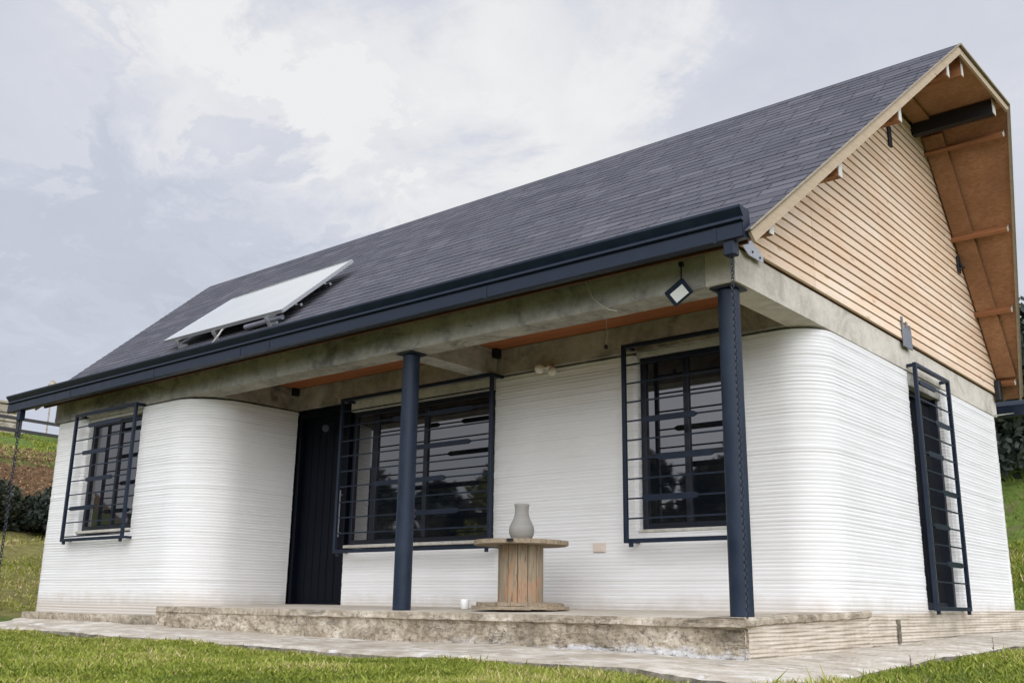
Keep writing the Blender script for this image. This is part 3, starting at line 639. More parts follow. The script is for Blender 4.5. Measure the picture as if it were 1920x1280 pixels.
def sill(parent, a, b):
    mb = MB(); mb.box(a, b, bev=.006); return mb.build('sill', 'slabpale', parent)
M['slabpale'] = concrete('pale_sill_concrete', [(.46, .43, .37), (.60, .57, .50), (.68, .65, .58)], (.40, .36, .30), .4, 3, .3)
# wing window
wn_ = fwindow(-9.56, -8.23, .90, 2.32, .09, [(-8.86, .045)]); sill(wn_, (-9.56, .005, .862), (-8.23, .17, .895))
mb = MB(); mb.box((-9.56, .012, 2.322), (-8.23, .20, 2.40)); mb.build('lintel', 'slabpale', wn_)
mb = MB(); mb.box((-9.05, .125, .97), (-8.95, .127, 2.22)); mb.box((-8.62, .125, .97), (-8.56, .127, 2.22))
grille(wn_, (-9.65, -.12, 0), (1, 0, 0), (0, -1, 0), 1.52, .755, 2.42, RG, [(0, .35, 1.2), (2, .28, .9), (4, .45, 1.1), (6, .12, .75)], .12)
# big porch window + door
bw = fwindow(-5.89, -3.60, .70, 2.28, YB + .07, [(-5.50, .09), (-4.66, .06)], transom=None); sill(bw, (-5.90, YB + .005, .662), (-3.60, YB + .18, .697))
mb = MB(); mb.box((-5.89, YB + .02, 2.282), (-3.60, YB + .2, 2.40)); mb.build('lintel', 'slabpale', bw)
grille(bw, (-5.84, 1.22, 0), (1, 0, 0), (0, -1, 0), 2.40, .595, 2.40, RG, [(1, 1.45, 2.12), (3, 1.25, 2.1), (5, .62, 1.75), (7, 1.3, 1.95), (1, .9, 1.1)], .17)
rw = fwindow(-1.795, -.725, .735, 2.36, YB + .08, [(-1.31, .055)], transom=1.41); sill(rw, (-1.80, YB + .005, .702), (-.72, YB + .18, .732))
mb = MB(); mb.box((-1.795, YB + .02, 2.362), (-.725, YB + .2, 2.40)); mb.build('lintel', 'slabpale', rw)
grille(rw, (-1.83, 1.22, 0), (1, 0, 0), (0, -1, 0), 1.10, .60, 2.44, RG, [(3, .21, .78), (5, .36, .94), (7, .20, .77)], .17)
# side window: tall and narrow in the gable wall
mb = MB(); x0, x1, f = -.15, -.09, .055
mb.box((x0, 3.665, .075), (x1, 3.72, 2.26), bev=.003); mb.box((x0, 4.62, .075), (x1 + .05, 4.676, 2.26), bev=.003); mb.box((x0, 3.722, .075), (x1, 4.618, .13), bev=.003); mb.box((x0, 3.722, 2.20), (x1, 4.618, 2.26), bev=.003)
mb.box((x0, 4.10, .131), (x1 + .012, 4.15, 2.199), bev=.003)
sw = mb.build('window', 'frame', house)
mb = MB(); mb.box((-.125, 3.72, .13), (-.118, 4.10, 2.20)); mb.build('pane', 'glass', sw); mb = MB(); mb.box((-.125, 4.15, .13), (-.118, 4.62, 2.20)); mb.build('pane', 'glass', sw)
mb = MB(); mb.box((-.2, 3.662, 2.262), (-.012, 4.678, 2.40)); mb.build('lintel', 'beam', sw)
grille(sw, (.085, 3.62, 0), (0, 1, 0), (1, 0, 0), 1.08, .05, 2.47, [2.285 - .1785 * k for k in range(12)], [(0, .10, .62), (2, .50, .98), (4, .18, .66), (6, .52, 1.0), (8, .16, .64), (10, .46, .96)], .085)
# door
mb = MB(); mb.box((-6.87, YB + .10, 0.003), (-5.93, YB + .15, 2.35), bev=.004)
for k, x in enumerate(np.arange(-6.80, -5.98, .135)): mb.box((x, YB + .093, .06), (x + .118, YB + .099, 2.20), bev=.003)
door = mb.build('door', 'door', house)
mb = MB(); mb.box((-6.885, YB + .02, .002), (-6.83, YB + .18, 2.398), bev=.004); mb.box((-5.96, YB + .02, .002), (-5.905, YB + .18, 2.30), bev=.004); mb.box((-6.828, YB + .02, 2.30), (-5.905, YB + .18, 2.398), bev=.004); mb.build('door_frame', 'door', door)
mb = MB(); mb.tube([(-6.05, YB + .05, .80), (-6.05, YB + .05, 1.35)], .012, 8); mb.tube([(-6.05, YB + .05, .85), (-6.05, YB + .10, .85)], .008, 6); mb.tube([(-6.05, YB + .05, 1.3), (-6.05, YB + .10, 1.3)], .008, 6); mb.build('handle', 'galv', door)

# --- roof ---------------------------------------------------------------
def courses(name, y0, z0, y1, z1, xl, xr, exposure=.142, flip=False):
    """overlapping shingle courses between (y0,z0) low and (y1,z1) high"""
    a, b = Vector((0, y0, z0)), Vector((0, y1, z1)); L = (b - a).length; d = (b - a) / L; n = Vector((0, -d.z, d.y)) if y1 > y0 else Vector((0, d.z, -d.y))
    if n.z < 0: n = -n
    nc = int(L / exposure) + 1; mb = MB(); uv = []
    for k in range(nc):
        s0, s1 = k * L / nc, (k + 1) * L / nc; q0, q1 = a + d * s0, a + d * s1; nx = 44; hi = .0065
        L0, R0, L1, R1 = xl(q0.y), xr(q0.y), xl(q1.y), xr(q1.y)
        low, mid, topv = [], [], []
        for i in range(nx + 1):
            f = i / nx; X0, X1 = L0 + (R0 - L0) * f, L1 + (R1 - L1) * f; jit = nz(X0, k * 2.1, 3, 2.4) * .0035
            topq = q1 + n * .0015; lowq = q0 + n * (hi + jit) - d * (.010 + jit); und = q0 - n * .001 - d * .010
            topv.append(Vector((X1, topq.y, topq.z))); mid.append(Vector((X0, lowq.y, lowq.z))); low.append(Vector((X0, und.y, und.z)))
        kk = mb.add(low + mid + topv, [], 0)
        for r_ in range(2):
            for i in range(nx):
                q = (kk + r_ * (nx + 1) + i, kk + r_ * (nx + 1) + i + 1, kk + (r_ + 1) * (nx + 1) + i + 1, kk + (r_ + 1) * (nx + 1) + i)
                if flip: q = q[::-1]
                mb.f.append(q); mb.mi.append(0)
                for vi in q: vv = mb.v[vi]; rr = (vi - kk) // (nx + 1); uv.append((vv[0], k + (.02, .04, .98)[rr]))
    mb.uv = uv; return mb.build(name, 'shingle', house)
rf = courses('roof', EAVE_Y, EAVE_Z, RID_Y, RID_Z, xl_front, xr_front)
rf['label'] = 'long front slope of dark grey shingles'
rt_ = courses('roof', KN_Y, KN_Z, RID_Y, RID_Z + .001, lambda y: -12.13, lambda y: .92 + (y - RID_Y) / (KN_Y - RID_Y) * .07, flip=True)
rb_ = courses('roof', LO_Y, zb(LO_Y), KN_Y, KN_Z, xl_back, xr_back, flip=True)
# sheathing under each slope (soffit colour), flush to the barge boards
def slab_poly(mb, P, th, n, mi=0, tint=0):
    n = Vector(n).normalized(); top = [Vector(p) - n * .004 for p in P]; bot = [p - n * th for p in top]; k = len(P)
    mb.add(top + bot, [tuple(range(k)), tuple(range(2 * k - 1, k - 1, -1))] + [(i, k + i, k + (i + 1) % k, (i + 1) % k) for i in range(k)], mi, tint)
nF = (0, -KF, 1); nT = (0, (RID_Z - KN_Z) / (KN_Y - RID_Y), 1); nB = (0, 1.17, 1)
mb = MB(); e = .012
slab_poly(mb, [(xl_front(-.3) + e, -.3, zf(-.3)), (xr_front(-.3) - e, -.3, zf(-.3)), (xr_front(RID_Y) - e, RID_Y, RID_Z), (xl_front(RID_Y) + e, RID_Y, RID_Z)], .022, nF)
slab_poly(mb, [(-12.1, RID_Y, RID_Z), (.92 - e, RID_Y, RID_Z), (.99 - e, KN_Y, KN_Z), (-12.1, KN_Y, KN_Z)], .022, nT)
slab_poly(mb, [(-12.08, KN_Y, KN_Z), (.99 - e, KN_Y, KN_Z), (xr_back(LO_Y) - e, LO_Y, zb(LO_Y)), (xl_back(LO_Y) + e, LO_Y, zb(LO_Y))], .022, nB)
mb.build('soffit_board', 'soffit', house)
mb = MB()      # inner lining strip next to the gable wall
def strip(y0, z0, y1, z1, n, x0, x1, off=.027, th=.035): slab_poly(mb, [Vector((x0, y0, z0)) - Vector(n).normalized() * off, Vector((x1, y0, z0)) - Vector(n).normalized() * off, Vector((x1, y1, z1)) - Vector(n).normalized() * off, Vector((x0, y1, z1)) - Vector(n).normalized() * off], th, n)
strip(KN_Y + .05, zb(KN_Y + .05), 6.95, zb(6.95), nB, .05, .27); strip(1.9, zf(1.9), 3.1, zf(3.1), nF, .05, .24); strip(RID_Y + .1, RID_Z, KN_Y - .1, KN_Z + .003, nT, .05, .24)
mb.build('soffit_lining', 'soffit', house)
# purlins: run the length of the house, painted ends
nFv, nTv, nBv = (Vector(q).normalized() for q in (nF, nT, nB))
def purlin(y, z, xend, n, wdt=.05, hgt=.13, vert=True, pm='purlin', xs=-.35):
    mb = MB(); ax2 = Vector((0, 0, 1)) if vert else n; c0 = Vector((0, y, z)) - ax2 * (hgt / 2)
    sdv = Vector((1, 0, 0)).cross(ax2)
    mb.frame(c0 + Vector(((xend + xs) / 2, 0, 0)), Vector(((xend - xs) / 2, 0, 0)), sdv * wdt / 2, ax2 * hgt / 2, 0, random.random())
    mb.frame(c0 + Vector((xend + .004, 0, 0)), Vector((.004, 0, 0)), sdv * (wdt / 2 + .001), ax2 * (hgt / 2 + .001), 1)
    mb.build('purlin', [pm, 'endpaint'], house)
for (y, xs_, hh_) in ((-.06, .04, .165), (.93, -.35, .215), (2.0, -.35, .215), (3.05, -.35, .215)): purlin(y, zf(y) - .035, xr_front(y) - .045, nFv, .07, hh_, True, 'purlin', xs_)
mb = MB(); mb.tube([(-.2, .52, zf(.52) - .13), (xr_front(.52) - .04, .52, zf(.52) - .13)], .024, 8); mb.build('conduit', 'endpaint', house)
purlin(3.47, RID_Z - .04, .87, nTv, .05, .19); purlin(4.50, KN_Z - .03, .90, nTv, .10, .16, True, 'black')
for y in (4.93, 5.66, 6.33, 6.98): purlin(y, zb(y) - .03, xr_back(y) - .055, nBv, .045, .10, False)
# barge boards along the rakes
def barge(name, p, q, hgt, th, mt, dz=.012):
    mb = MB(); p, q = Vector(p), Vector(q); d = (q - p); nn_ = d.cross(Vector((0, 0, 1))).normalized()
    if nn_.x < 0: nn_ = -nn_
    upv = nn_.cross(d.normalized()); upv = upv if upv.z > 0 else -upv
    mb.frame((p + q) / 2 - upv * (hgt / 2 - dz), d / 2, nn_ * th / 2, upv * hgt / 2, 0, random.random()); return mb.build(name, mt, house)
barge('barge_board', (xr_front(EAVE_Y) - .01, EAVE_Y + .02, EAVE_Z), (.91, RID_Y - .01, RID_Z - .004), .082, .024, 'barge', -.004)
barge('barge_board', (.91, RID_Y + .012, RID_Z - .004), (.98, KN_Y - .01, KN_Z - .004), .07, .024, 'barge', -.012)
barge('barge_board', (.98, KN_Y + .012, KN_Z - .01), (xr_back(LO_Y) - .01, LO_Y - .01, zb(LO_Y)), .07, .024, 'barge2', -.012)
barge('barge_board', (xl_front(EAVE_Y) + .01, EAVE_Y + .02, EAVE_Z), (-12.15, RID_Y, RID_Z - .004), .082, .024, 'barge', -.004)
mb = MB(); mb.bar((-12.12, RID_Y + .03, RID_Z + .004), (.922, RID_Y + .03, RID_Z + .004), .07, .010, upv=(0, 0, 1)); mb.build('ridge_cap', 'capshingle', house)
mb = MB(); mb.bar((.935, RID_Y, RID_Z + .006), (1.0, KN_Y, KN_Z + .006), .03, .02); mb.bar((1.0, KN_Y, KN_Z + .004), (xr_back(LO_Y) + .012, LO_Y, zb(LO_Y) + .004), .026, .03); mb.bar((xr_front(EAVE_Y) + .008, EAVE_Y, EAVE_Z + .004), (.93, RID_Y, RID_Z + .004), .016, .012); mb.build('drip_edge', 'barge2', house)
# gable cladding: overlapping boards with dark gaps
def gable(xp, sgn):
    mb = MB(); z = 2.70; sp_ = .0925
    def ylim(zz_):
        off = .035
        yl = EAVE_Y + (zz_ + off - EAVE_Z) / KF; yl = max(yl, .02)
        yr = min(7.0 - (zz_ + off - 2.88) / 1.17, 6.92)
        return yl, yr
    ztop = 5.44
    while z < ztop:
        z1 = min(z + sp_ - .012 - random.uniform(0, .003), ztop); a0, b0 = ylim(z); a1, b1 = ylim(z1)
        cuts = [a0] + sorted([y for y in (1.42 + random.uniform(-.0, .0), 3.56, 5.35) if a1 + .05 < y < b1 - .05]) + [b0]
        for k in range(len(cuts) - 1):
            l0, r0 = cuts[k], cuts[k + 1]; l1 = a1 if k == 0 else l0; r1 = b1 if k == len(cuts) - 2 else r0; gp = .002
            if r1 - l1 < .03: continue
            th0, th1 = (.030 + random.uniform(-.001, .001)), (.022)
            vs = [(xp + sgn * th0, l0 + gp, z), (xp + sgn * th0, r0 - gp, z), (xp + sgn * th1, r1 - gp, z1), (xp + sgn * th1, l1 + gp, z1), (xp, l0 + gp, z), (xp, r0 - gp, z), (xp, r1 - gp, z1), (xp, l1 + gp, z1)]
            FF = [(0, 1, 2, 3), (4, 7, 6, 5), (0, 4, 5, 1), (3, 2, 6, 7), (0, 3, 7, 4), (1, 5, 6, 2)]
            mb.add(vs, FF if sgn > 0 else [f_[::-1] for f_ in FF], 0, random.random())
        z += sp_
    o_ = mb.build('gable_cladding', 'clad', house)
    mb = MB(); P2 = [(xp - sgn * .002, .0, 2.69), (xp - sgn * .002, 6.9, 2.69), (xp - sgn * .002, 6.9, zb(6.9) - .03), (xp - sgn * .002, 4.80, 5.44), (xp - sgn * .002, 3.12, 5.44), (xp - sgn * .002, 0, zf(0) - .03)]
    mb.add(P2 + [(p[0] - sgn * .05, p[1], p[2]) for p in P2], [(0, 1, 2, 3, 4, 5), (11, 10, 9, 8, 7, 6)] + [(i, 6 + i, 6 + (i + 1) % 6, (i + 1) % 6) for i in range(6)]); mb.build('gable_backing', 'backing', house)
m_, t, b = mat('dark_gap_felt', .9, .1); setc(t, b, (.15, .07, .035)); M['backing'] = m_
gable(0.0, 1); gable(-10.5, -1)
# vents / fixings on the gable
mb = MB(); mb.box((.031, 3.60, 4.86), (.050, 3.69, 5.10), bev=.004); mb.build('gable_vent', 'black', house)
mb = MB(); mb.box((.031, 5.70, 3.99), (.055, 5.78, 4.20), bev=.004); mb.tube([(.06, 5.74, 4.1), (.10, 5.74, 4.04)], .02, 8); mb.build('gable_vent', 'black', house)
mb = MB(); mb.box((.033, 3.50, 2.62), (.045, 3.76, 2.83), bev=.003); mb.box((.033, 3.50, 2.83), (.043, 3.54, 2.93)); mb.box((.033, 3.62, 2.83), (.043, 3.66, 2.90)); mb.box((.033, 3.72, 2.83), (.043, 3.755, 2.88)); mb.build('bracket', 'bracket', house)
mb = MB(); mb.add([(.034, .06, 2.76), (.034, .06, 2.69), (.034, .16, 2.64), (.034, .40, 2.64), (.034, .40, 2.69), (.034, .16, 2.79)] + [(.042, .06, 2.76), (.042, .06, 2.69), (.042, .16, 2.64), (.042, .40, 2.64), (.042, .40, 2.69), (.042, .16, 2.79)], [(0, 1, 2, 3, 4, 5), (11, 10, 9, 8, 7, 6)] + [(i, 6 + i, 6 + (i + 1) % 6, (i + 1) % 6) for i in range(6)])
for q in ((.22, 2.68), (.34, 2.665), (.12, 2.73)): mb.tube([(.042, q[0], q[1]), (.048, q[0], q[1])], .010, 8, 1)
mb.build('gusset_plate', ['galv', 'black'], house)
mb = MB(); mb.box((.03, 6.80, 2.60), (.09, 6.93, 2.86), bev=.01); mb.build('junction_box', 'black', house)
# fascia under the shingles and the gutters
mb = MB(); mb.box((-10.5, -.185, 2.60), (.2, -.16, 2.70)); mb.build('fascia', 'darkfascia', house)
mb = MB(); mb.box((-10.5, -.312, 2.632), (.215, -.187, 2.645)); mb.build('fascia', 'navy', house)
def gutter(x0, x1, y, z, sgn):
    prof = [(0, 0), (.0, .105), (.012, .112), (.012, .128), (-.006, .140), (-.006, .158), (.012, .172), (.030, .186), (.030, .232), (.020, .236), (.016, .190), (-.14 + .17, .186)]
    out = [(-.02, .0), (.0, .008), (.0, .105), (-.010, .109), (-.010, .116), (.022, .126), (.018, .140), (-.004, .150), (-.004, .158), (.040, .212), (.040, .230)]
    inn = [(-.008, .226 - .0)] ; mb = MB()
    P = [(y - sgn * 0 - o_[0] * sgn, z + o_[1]) for o_ in out]
    Q = [(P[-1][0] + sgn * .012, P[-1][1]), (P[0][0] + sgn * .012, z + .16), (P[0][0] + sgn * .012, z + .012), (y + sgn * .095, z + .012), (y + sgn * .095, z + .13), (y + sgn * .107, z + .13), (y + sgn * .107, z + .012)]
    ring = P + Q; k = len(ring); nx = 8
    vs = []
    xs = [x0 + (x1 - x0) * i / nx for i in range(nx + 1)]
    for x in xs: vs += [(x, a_, b_) for a_, b_ in ring]
    F = [(i * k + j, i * k + (j + 1) % k, (i + 1) * k + (j + 1) % k, (i + 1) * k + j) for i in range(nx) for j in range(k)]
    mb.add(vs, F if sgn > 0 else [f_[::-1] for f_ in F])
    for x in (x0, x1):
        cap = P + [(y + sgn * .107, z + .225), (y + sgn * .107, z + .012)]; kc = len(cap)
        mb.add([(x - .003, a_, b_) for a_, b_ in cap] + [(x + .003, a_, b_) for a_, b_ in cap], [tuple(range(kc)), tuple(range(2 * kc - 1, kc - 1, -1))] + [(i, kc + i, kc + (i + 1) % kc, (i + 1) % kc) for i in range(kc)])
    for x in [x1 - .22, x1 - 2.4, x1 - 5.4, x1 - 5.9, x1 - 7.6, x1 - 9.6]:
        if x > x0: mb.box((x - .012, y - sgn * .004, z - .003), (x + .012, y, z + .108))
    o_ = mb.build('gutter', 'navy', house); return o_
gt = gutter(-11.10, .285, -.415, 2.562, 1)
mb = MB(); mb.box((.115, -.395, 2.46), (.20, -.315, 2.569), bev=.006); mb.build('outlet', 'navy', gt)
mb = MB(); mb.box((-10.83, -.395, 2.43), (-10.74, -.315, 2.569), bev=.006); mb.build('outlet', 'navy', gt)
gutter(-10.9, .30, 7.36, 2.46, -1)

# ================================================================ things on and around the house
# rain chains
def chain(name, x, y, ztop, zbot, label, r_=.011, rr=.0036):
    mb = MB(); z = ztop; k = 0; pitch = r_ * 1.5 * 2 - rr * 2.2
    while z > zbot:
        A = (1, 0, 0) if k % 2 else (0, 1, 0); mb.torus((x + .0015 * math.sin(k * .5), y, z), r_, rr, A, (0, 0, 1), 1.5, 8, 5); z -= pitch; k += 1
    o_ = mb.build(name, 'chain', origin=(x, y, zbot)); return tag(o_, label, 'rain chain', 'rain chains hanging from the front gutter')
chain('rain_chain', .158, -.355, 2.46, -.02, 'dark rain chain hanging beside the corner column at the right end of the gutter')
chain('rain_chain', -10.785, -.355, 2.43, -.20, 'dark rain chain hanging free from the far left end of the gutter', .018, .006)

# solar panel
P = {}
def onroof(x, y, off): return Vector((x, y, zf(y))) + nFv * off
FL, BL, BR, FR = Vector((-8.225, .208, 3.288)), Vector((-8.296, 1.225, 4.121)), Vector((-5.972, 1.36, 4.232)), Vector((-5.726, .164, 3.25))
sp_o = thing('solar_panel', tuple((FL + FR) / 2 - nFv * .1), 'glossy flat solar panel, coloured pale as reflected sky, raised on brackets above the shingles', 'solar panel')
mb = MB(); top = [FL, FR, BR, BL]; bot = [p - nFv * .03 for p in top]
mb.add(top + bot, [(0, 1, 2, 3), (7, 6, 5, 4)] + [(i, 4 + i, 4 + (i + 1) % 4, (i + 1) % 4) for i in range(4)]); mb.build('panel', 'panel', sp_o)
mb = MB()
for p, q in ((FL, FR), (FR, BR), (BR, BL), (BL, FL)): mb.bar(p + nFv * -.016, q + nFv * -.016, .018, .042, upv=nFv)
mb.build('frame', 'alu', sp_o)
dn0 = (FL - BL).normalized()
for f_ in (.12, .45, .88):
    mb = MB(); a_, b_ = FL.lerp(FR, f_) - nFv * .055, BL.lerp(BR, f_) - nFv * .055; d_ = (a_ - b_).normalized()
    mb.bar(a_ + d_ * .05, b_, .035, .045, upv=nFv); mb.bar(a_ + d_ * .03, a_ + d_ * .03 - nFv * .10, .05, .02); mb.build('rail', 'alu', sp_o)
mb = MB(); mb.tube([FL.lerp(FR, .70) - nFv * .09 + dn0 * .02, FL.lerp(FR, .97) - nFv * .09 + dn0 * -.02], .03, 10); mb.build('pipe', 'bracket', sp_o)
for f_ in (.12, .88):
    for g_ in (0, .33, .75):
        mb = MB(); p = FL.lerp(FR, f_).lerp(BL.lerp(BR, f_), g_); mb.bar(p - nFv * .075, p - nFv * .19, .05, .03); mb.bar(p - nFv * .13 + Vector((-.05, 0, 0)), p - nFv * .13 + Vector((.11, 0, 0)), .035, .03, upv=nFv); mb.bar(p - nFv * .185 + Vector((-.06, 0, 0)), p - nFv * .185 + Vector((.09, 0, 0)), .06, .012, upv=nFv); mb.build('mount_bracket', 'alu', sp_o)
pc = FL.lerp(FR, .52) - nFv * .04; dn = (FL - BL).normalized()
mb = MB(); mb.tube([pc - dn * .1, pc + dn * .03 - nFv * .01, pc + dn * .10 + Vector((-.03, 0, 0)) - nFv * .05, pc + dn * .15 + Vector((-.12, 0, 0)) - nFv * .10, pc + dn * .16 + Vector((-.28, 0, 0)) - nFv * .14, pc + dn * .15 + Vector((-.48, 0, 0)) - nFv * .145], .011, 8); mb.build('cable', 'cable', sp_o)

# floodlight hanging at the corner
fl = thing('floodlight', (-.44, -.06, 2.37), 'small square floodlight with white lens hanging tilted below the front beam', 'floodlight')
fx = Vector((-.44, -.075, 2.375)); A_ = Vector((.86, .0, .50)).normalized(); Nn = Vector((.05, -.90, -.42)); Nn = (Nn - A_ * Nn.dot(A_)).normalized(); B_ = Nn.cross(A_)
mb = MB(); mb.frame(fx, A_ * .092, B_ * .070, Nn * .018, 0, 0, .008)
for q in range(5): mb.frame(fx - Nn * .026 + A_ * (-.06 + .03 * q), A_ * .004, B_ * .055, Nn * .010)
mb.build('body', 'navy', fl)
mb = MB(); mb.frame(fx + Nn * .021 - B_ * .012 + A_ * .004, A_ * .062, B_ * .042, Nn * .004, 0, 0, .003); mb.build('lens', 'lens', fl)
mb = MB(); mb.tube([fx - Nn * .02 + B_ * .05, Vector((-.43, -.05, 2.47)), Vector((-.43, -.045, 2.60))], .006, 6); mb.box((-.445, -.06, 2.59), (-.415, -.03, 2.625)); mb.build('cord', 'black', fl)

# loose wires
mb = MB(); pts = [(-1.36, -.018, 2.66), (-1.33, -.022, 2.60), (-1.28, -.025, 2.50), (-1.19, -.024, 2.42), (-1.12, -.020, 2.375), (-1.05, -.012, 2.352)]
mb.tube(pts, .0045, 6); tag(mb.build('loose_wire', 'cable', origin=(-1.2, -.02, 2.35)), 'thin pale wire looping across the face of the front beam', 'wire')
pw = thing('pendant_wire', (-1.79, .9, 2.33), 'white wire with a black lamp socket dangling from the porch ceiling', 'wire')
mb = MB(); mb.tube([(-1.78, .9, 2.677), (-1.785, .9, 2.55), (-1.772, .9, 2.46), (-1.79, .9, 2.375)], .004, 6); mb.build('wire', 'cable', pw)
mb = MB(); mb.lathe((-1.79, .9, 2.335), [(.012, 0), (.017, .004), (.017, .03), (.008, .042)], 12); mb.build('socket', 'black', pw)

# twin globe lamp on the porch wall
tl = thing('wall_lamp', (-2.77, 1.38, 2.33), 'twin round cream security lamp fixed high on the porch wall', 'lamp')
def ball(mb, c, r_, n=14, mi=0, sz=1.0):
    c = Vector(c); pr_ = [(max(.001, r_ * math.sin(math.pi * k / n)), -r_ * sz * math.cos(math.pi * k / n)) for k in range(n + 1)]; mb.lathe(c, pr_, 20, mi)
mb = MB(); mb.lathe((-2.79, 1.33, 2.36), [(.035, 0), (.038, .01), (.038, .03), (.02, .045)], 16); mb.bar((-2.79, 1.33, 2.37), (-2.79, 1.39, 2.37), .05, .05); mb.tube([(-2.86, 1.30, 2.385), (-2.79, 1.33, 2.375), (-2.73, 1.31, 2.345)], .018, 8); mb.build('base', 'opal', tl)
mb = MB(); ball(mb, (-2.875, 1.285, 2.375), .052); mb.build('globe', 'opal', tl, smooth=True)
mb = MB(); ball(mb, (-2.715, 1.295, 2.325), .047); mb.build('globe', 'opal', tl, smooth=True)

# camera by the door
sc_ = thing('security_camera', (-6.20, 1.34, 2.09), 'small dark bullet camera above the black front door', 'camera')
mb = MB(); mb.tube([(-6.27, 1.36, 2.10), (-6.15, 1.25, 2.085)], .042, 14); mb.bar((-6.24, 1.35, 2.10), (-6.24, 1.49, 2.13), .03, .03); mb.build('body', 'navy', sc_)
mb = MB(); mb.tube([(-6.15, 1.25, 2.085), (-6.145, 1.245, 2.084)], .024, 12); mb.build('lens', 'black', sc_)

# wall outlet
ou = thing('electrical_outlet', (-2.226, 1.392, .58), 'small cream socket plate low on the white porch wall', 'outlet')
mb = MB(); mb.box((-2.297, 1.378, .538), (-2.157, 1.400, .624), bev=.008); mb.build('plate', 'cream', ou)
mb = MB(); mb.box((-2.262, 1.374, .552), (-2.192, 1.380, .61), bev=.003); mb.build('socket', 'cream', ou)

# cable spool table
SX, SY = -2.53, .60
spo = thing('cable_spool_table', (SX, SY, 0), 'weathered wooden cable drum standing on end as a porch table', 'table')
def disc(z0, z1, r_, nb, rot, nm):
    mb = MB(); w_ = 2 * r_ / nb; ca, sa = math.cos(rot), math.sin(rot)
    for k in range(nb):
        a0 = -r_ + k * w_ + .003; a1 = a0 + w_ - .006; am = [a0 + (a1 - a0) * q / 5 for q in range(6)]
        L = [math.sqrt(max(r_ * r_ - a_ * a_, .0001)) + random.uniform(-.008, .006) for a_ in am]; dz = random.uniform(-.003, .003)
        poly = [(L[q], am[q]) for q in range(6)] + [(-L[q], am[q]) for q in range(5, -1, -1)]
        n_ = len(poly); vs = [(SX + ca * x_ - sa * y_, SY + sa * x_ + ca * y_, zz_ + dz) for zz_ in (z0, z1) for x_, y_ in poly]
        mb.add(vs, [tuple(range(n_))[::-1], tuple(range(n_, 2 * n_))] + [(i, (i + 1) % n_, n_ + (i + 1) % n_, n_ + i) for i in range(n_)], 0, random.random())
    return mb.build(nm, 'disc', spo)
disc(.566, .604, .425, 7, .12, 'top'); disc(.010, .038, .43, 7, .12, 'base'); disc(.037, .068, .39, 6, 1.69, 'base')
mb = MB()
for k in range(14):
    th = 2 * math.pi * k / 14 + .1; rr = .187; c_ = Vector((SX + rr * math.cos(th), SY + rr * math.sin(th), .30)); tn = Vector((-math.sin(th), math.cos(th), 0)); rd = Vector((math.cos(th), math.sin(th), 0)); c_.z = .3165
    mb.frame(c_, tn * .041, rd * .012, Vector((0, 0, .249)), 0, random.random(), .003)
mb.build('drum', 'stave', spo)
mb = MB(); mb.lathe((SX, SY, .07), [(.165, 0), (.165, .46)], 20); mb.build('core', 'black', spo)
mb = MB(); mb.box((SX + .17, SY - .405, .578), (SX + .225, SY - .378, .600)); mb.build('bolt_plate', 'black', spo)
# vase
vz = .606; VX, VY = -2.50, .57
mb = MB(); prof = [(.088, 0), (.118, .02), (.138, .055), (.143, .09), (.136, .125), (.118, .155), (.098, .185), (.085, .215), (.078, .245), (.077, .275), (.081, .300), (.088, .322), (.080, .324), (.070, .300), (.066, .26), (.06, .22)]
prof2 = prof
prof2 = [(r_ * .80, z_) for r_, z_ in prof]; mb.lathe((VX, VY, vz), prof2, 40); o_ = mb.build('vase', 'clay', origin=(VX, VY, vz), smooth=True); tag(o_, 'grey clay vase with flared neck standing on the wooden spool table', 'vase')
# cup by the spool
mb = MB(); cx_, cy_ = -3.105, .50; mb.lathe((cx_, cy_, .006), [(.030, 0), (.036, .004), (.042, .085), (.040, .088), (.036, .085), (.032, .012)], 24)
tag(mb.build('cup', 'whiteplastic', origin=(cx_, cy_, .006), smooth=True), 'small white cup standing on the porch floor beside the spool table', 'cup')

# ================================================================ beyond the house
def leaves(centers, radii, n, size, flat=.8, seed=0, gaps=True):
    r = np.random.default_rng(seed); C_ = np.array(centers, float); Rr = np.array(radii, float); wts = Rr ** 2; wts /= wts.sum()
    pick = r.choice(len(C_), n, p=wts); d = r.normal(size=(n, 3)); d /= np.linalg.norm(d, axis=1)[:, None]
    rad = (r.random(n) ** .38)[:, None]; pos = C_[pick] + d * rad * Rr[pick][:, None] * np.array([1, 1, flat])
    sz = size * (.6 + .8 * r.random(n)); nrm = d * .5 + r.normal(size=(n, 3)); nrm /= np.linalg.norm(nrm, axis=1)[:, None]
    t1 = np.cross(nrm, r.normal(size=(n, 3))); t1 /= np.linalg.norm(t1, axis=1)[:, None]; t2 = np.cross(nrm, t1)
    q = [pos + (t1 * a_ + t2 * b_) * sz[:, None] for a_, b_ in ((-1, 0), (0, -.55), (1, 0), (0, .55))]
    V = np.stack(q, 1).reshape(-1, 3); F = np.arange(4 * n).reshape(n, 4)
    clump = r.random(len(C_))[pick]; ti = np.clip(.55 * clump + .45 * r.random(n), 0, 1); return V, F, np.repeat(ti, 4)
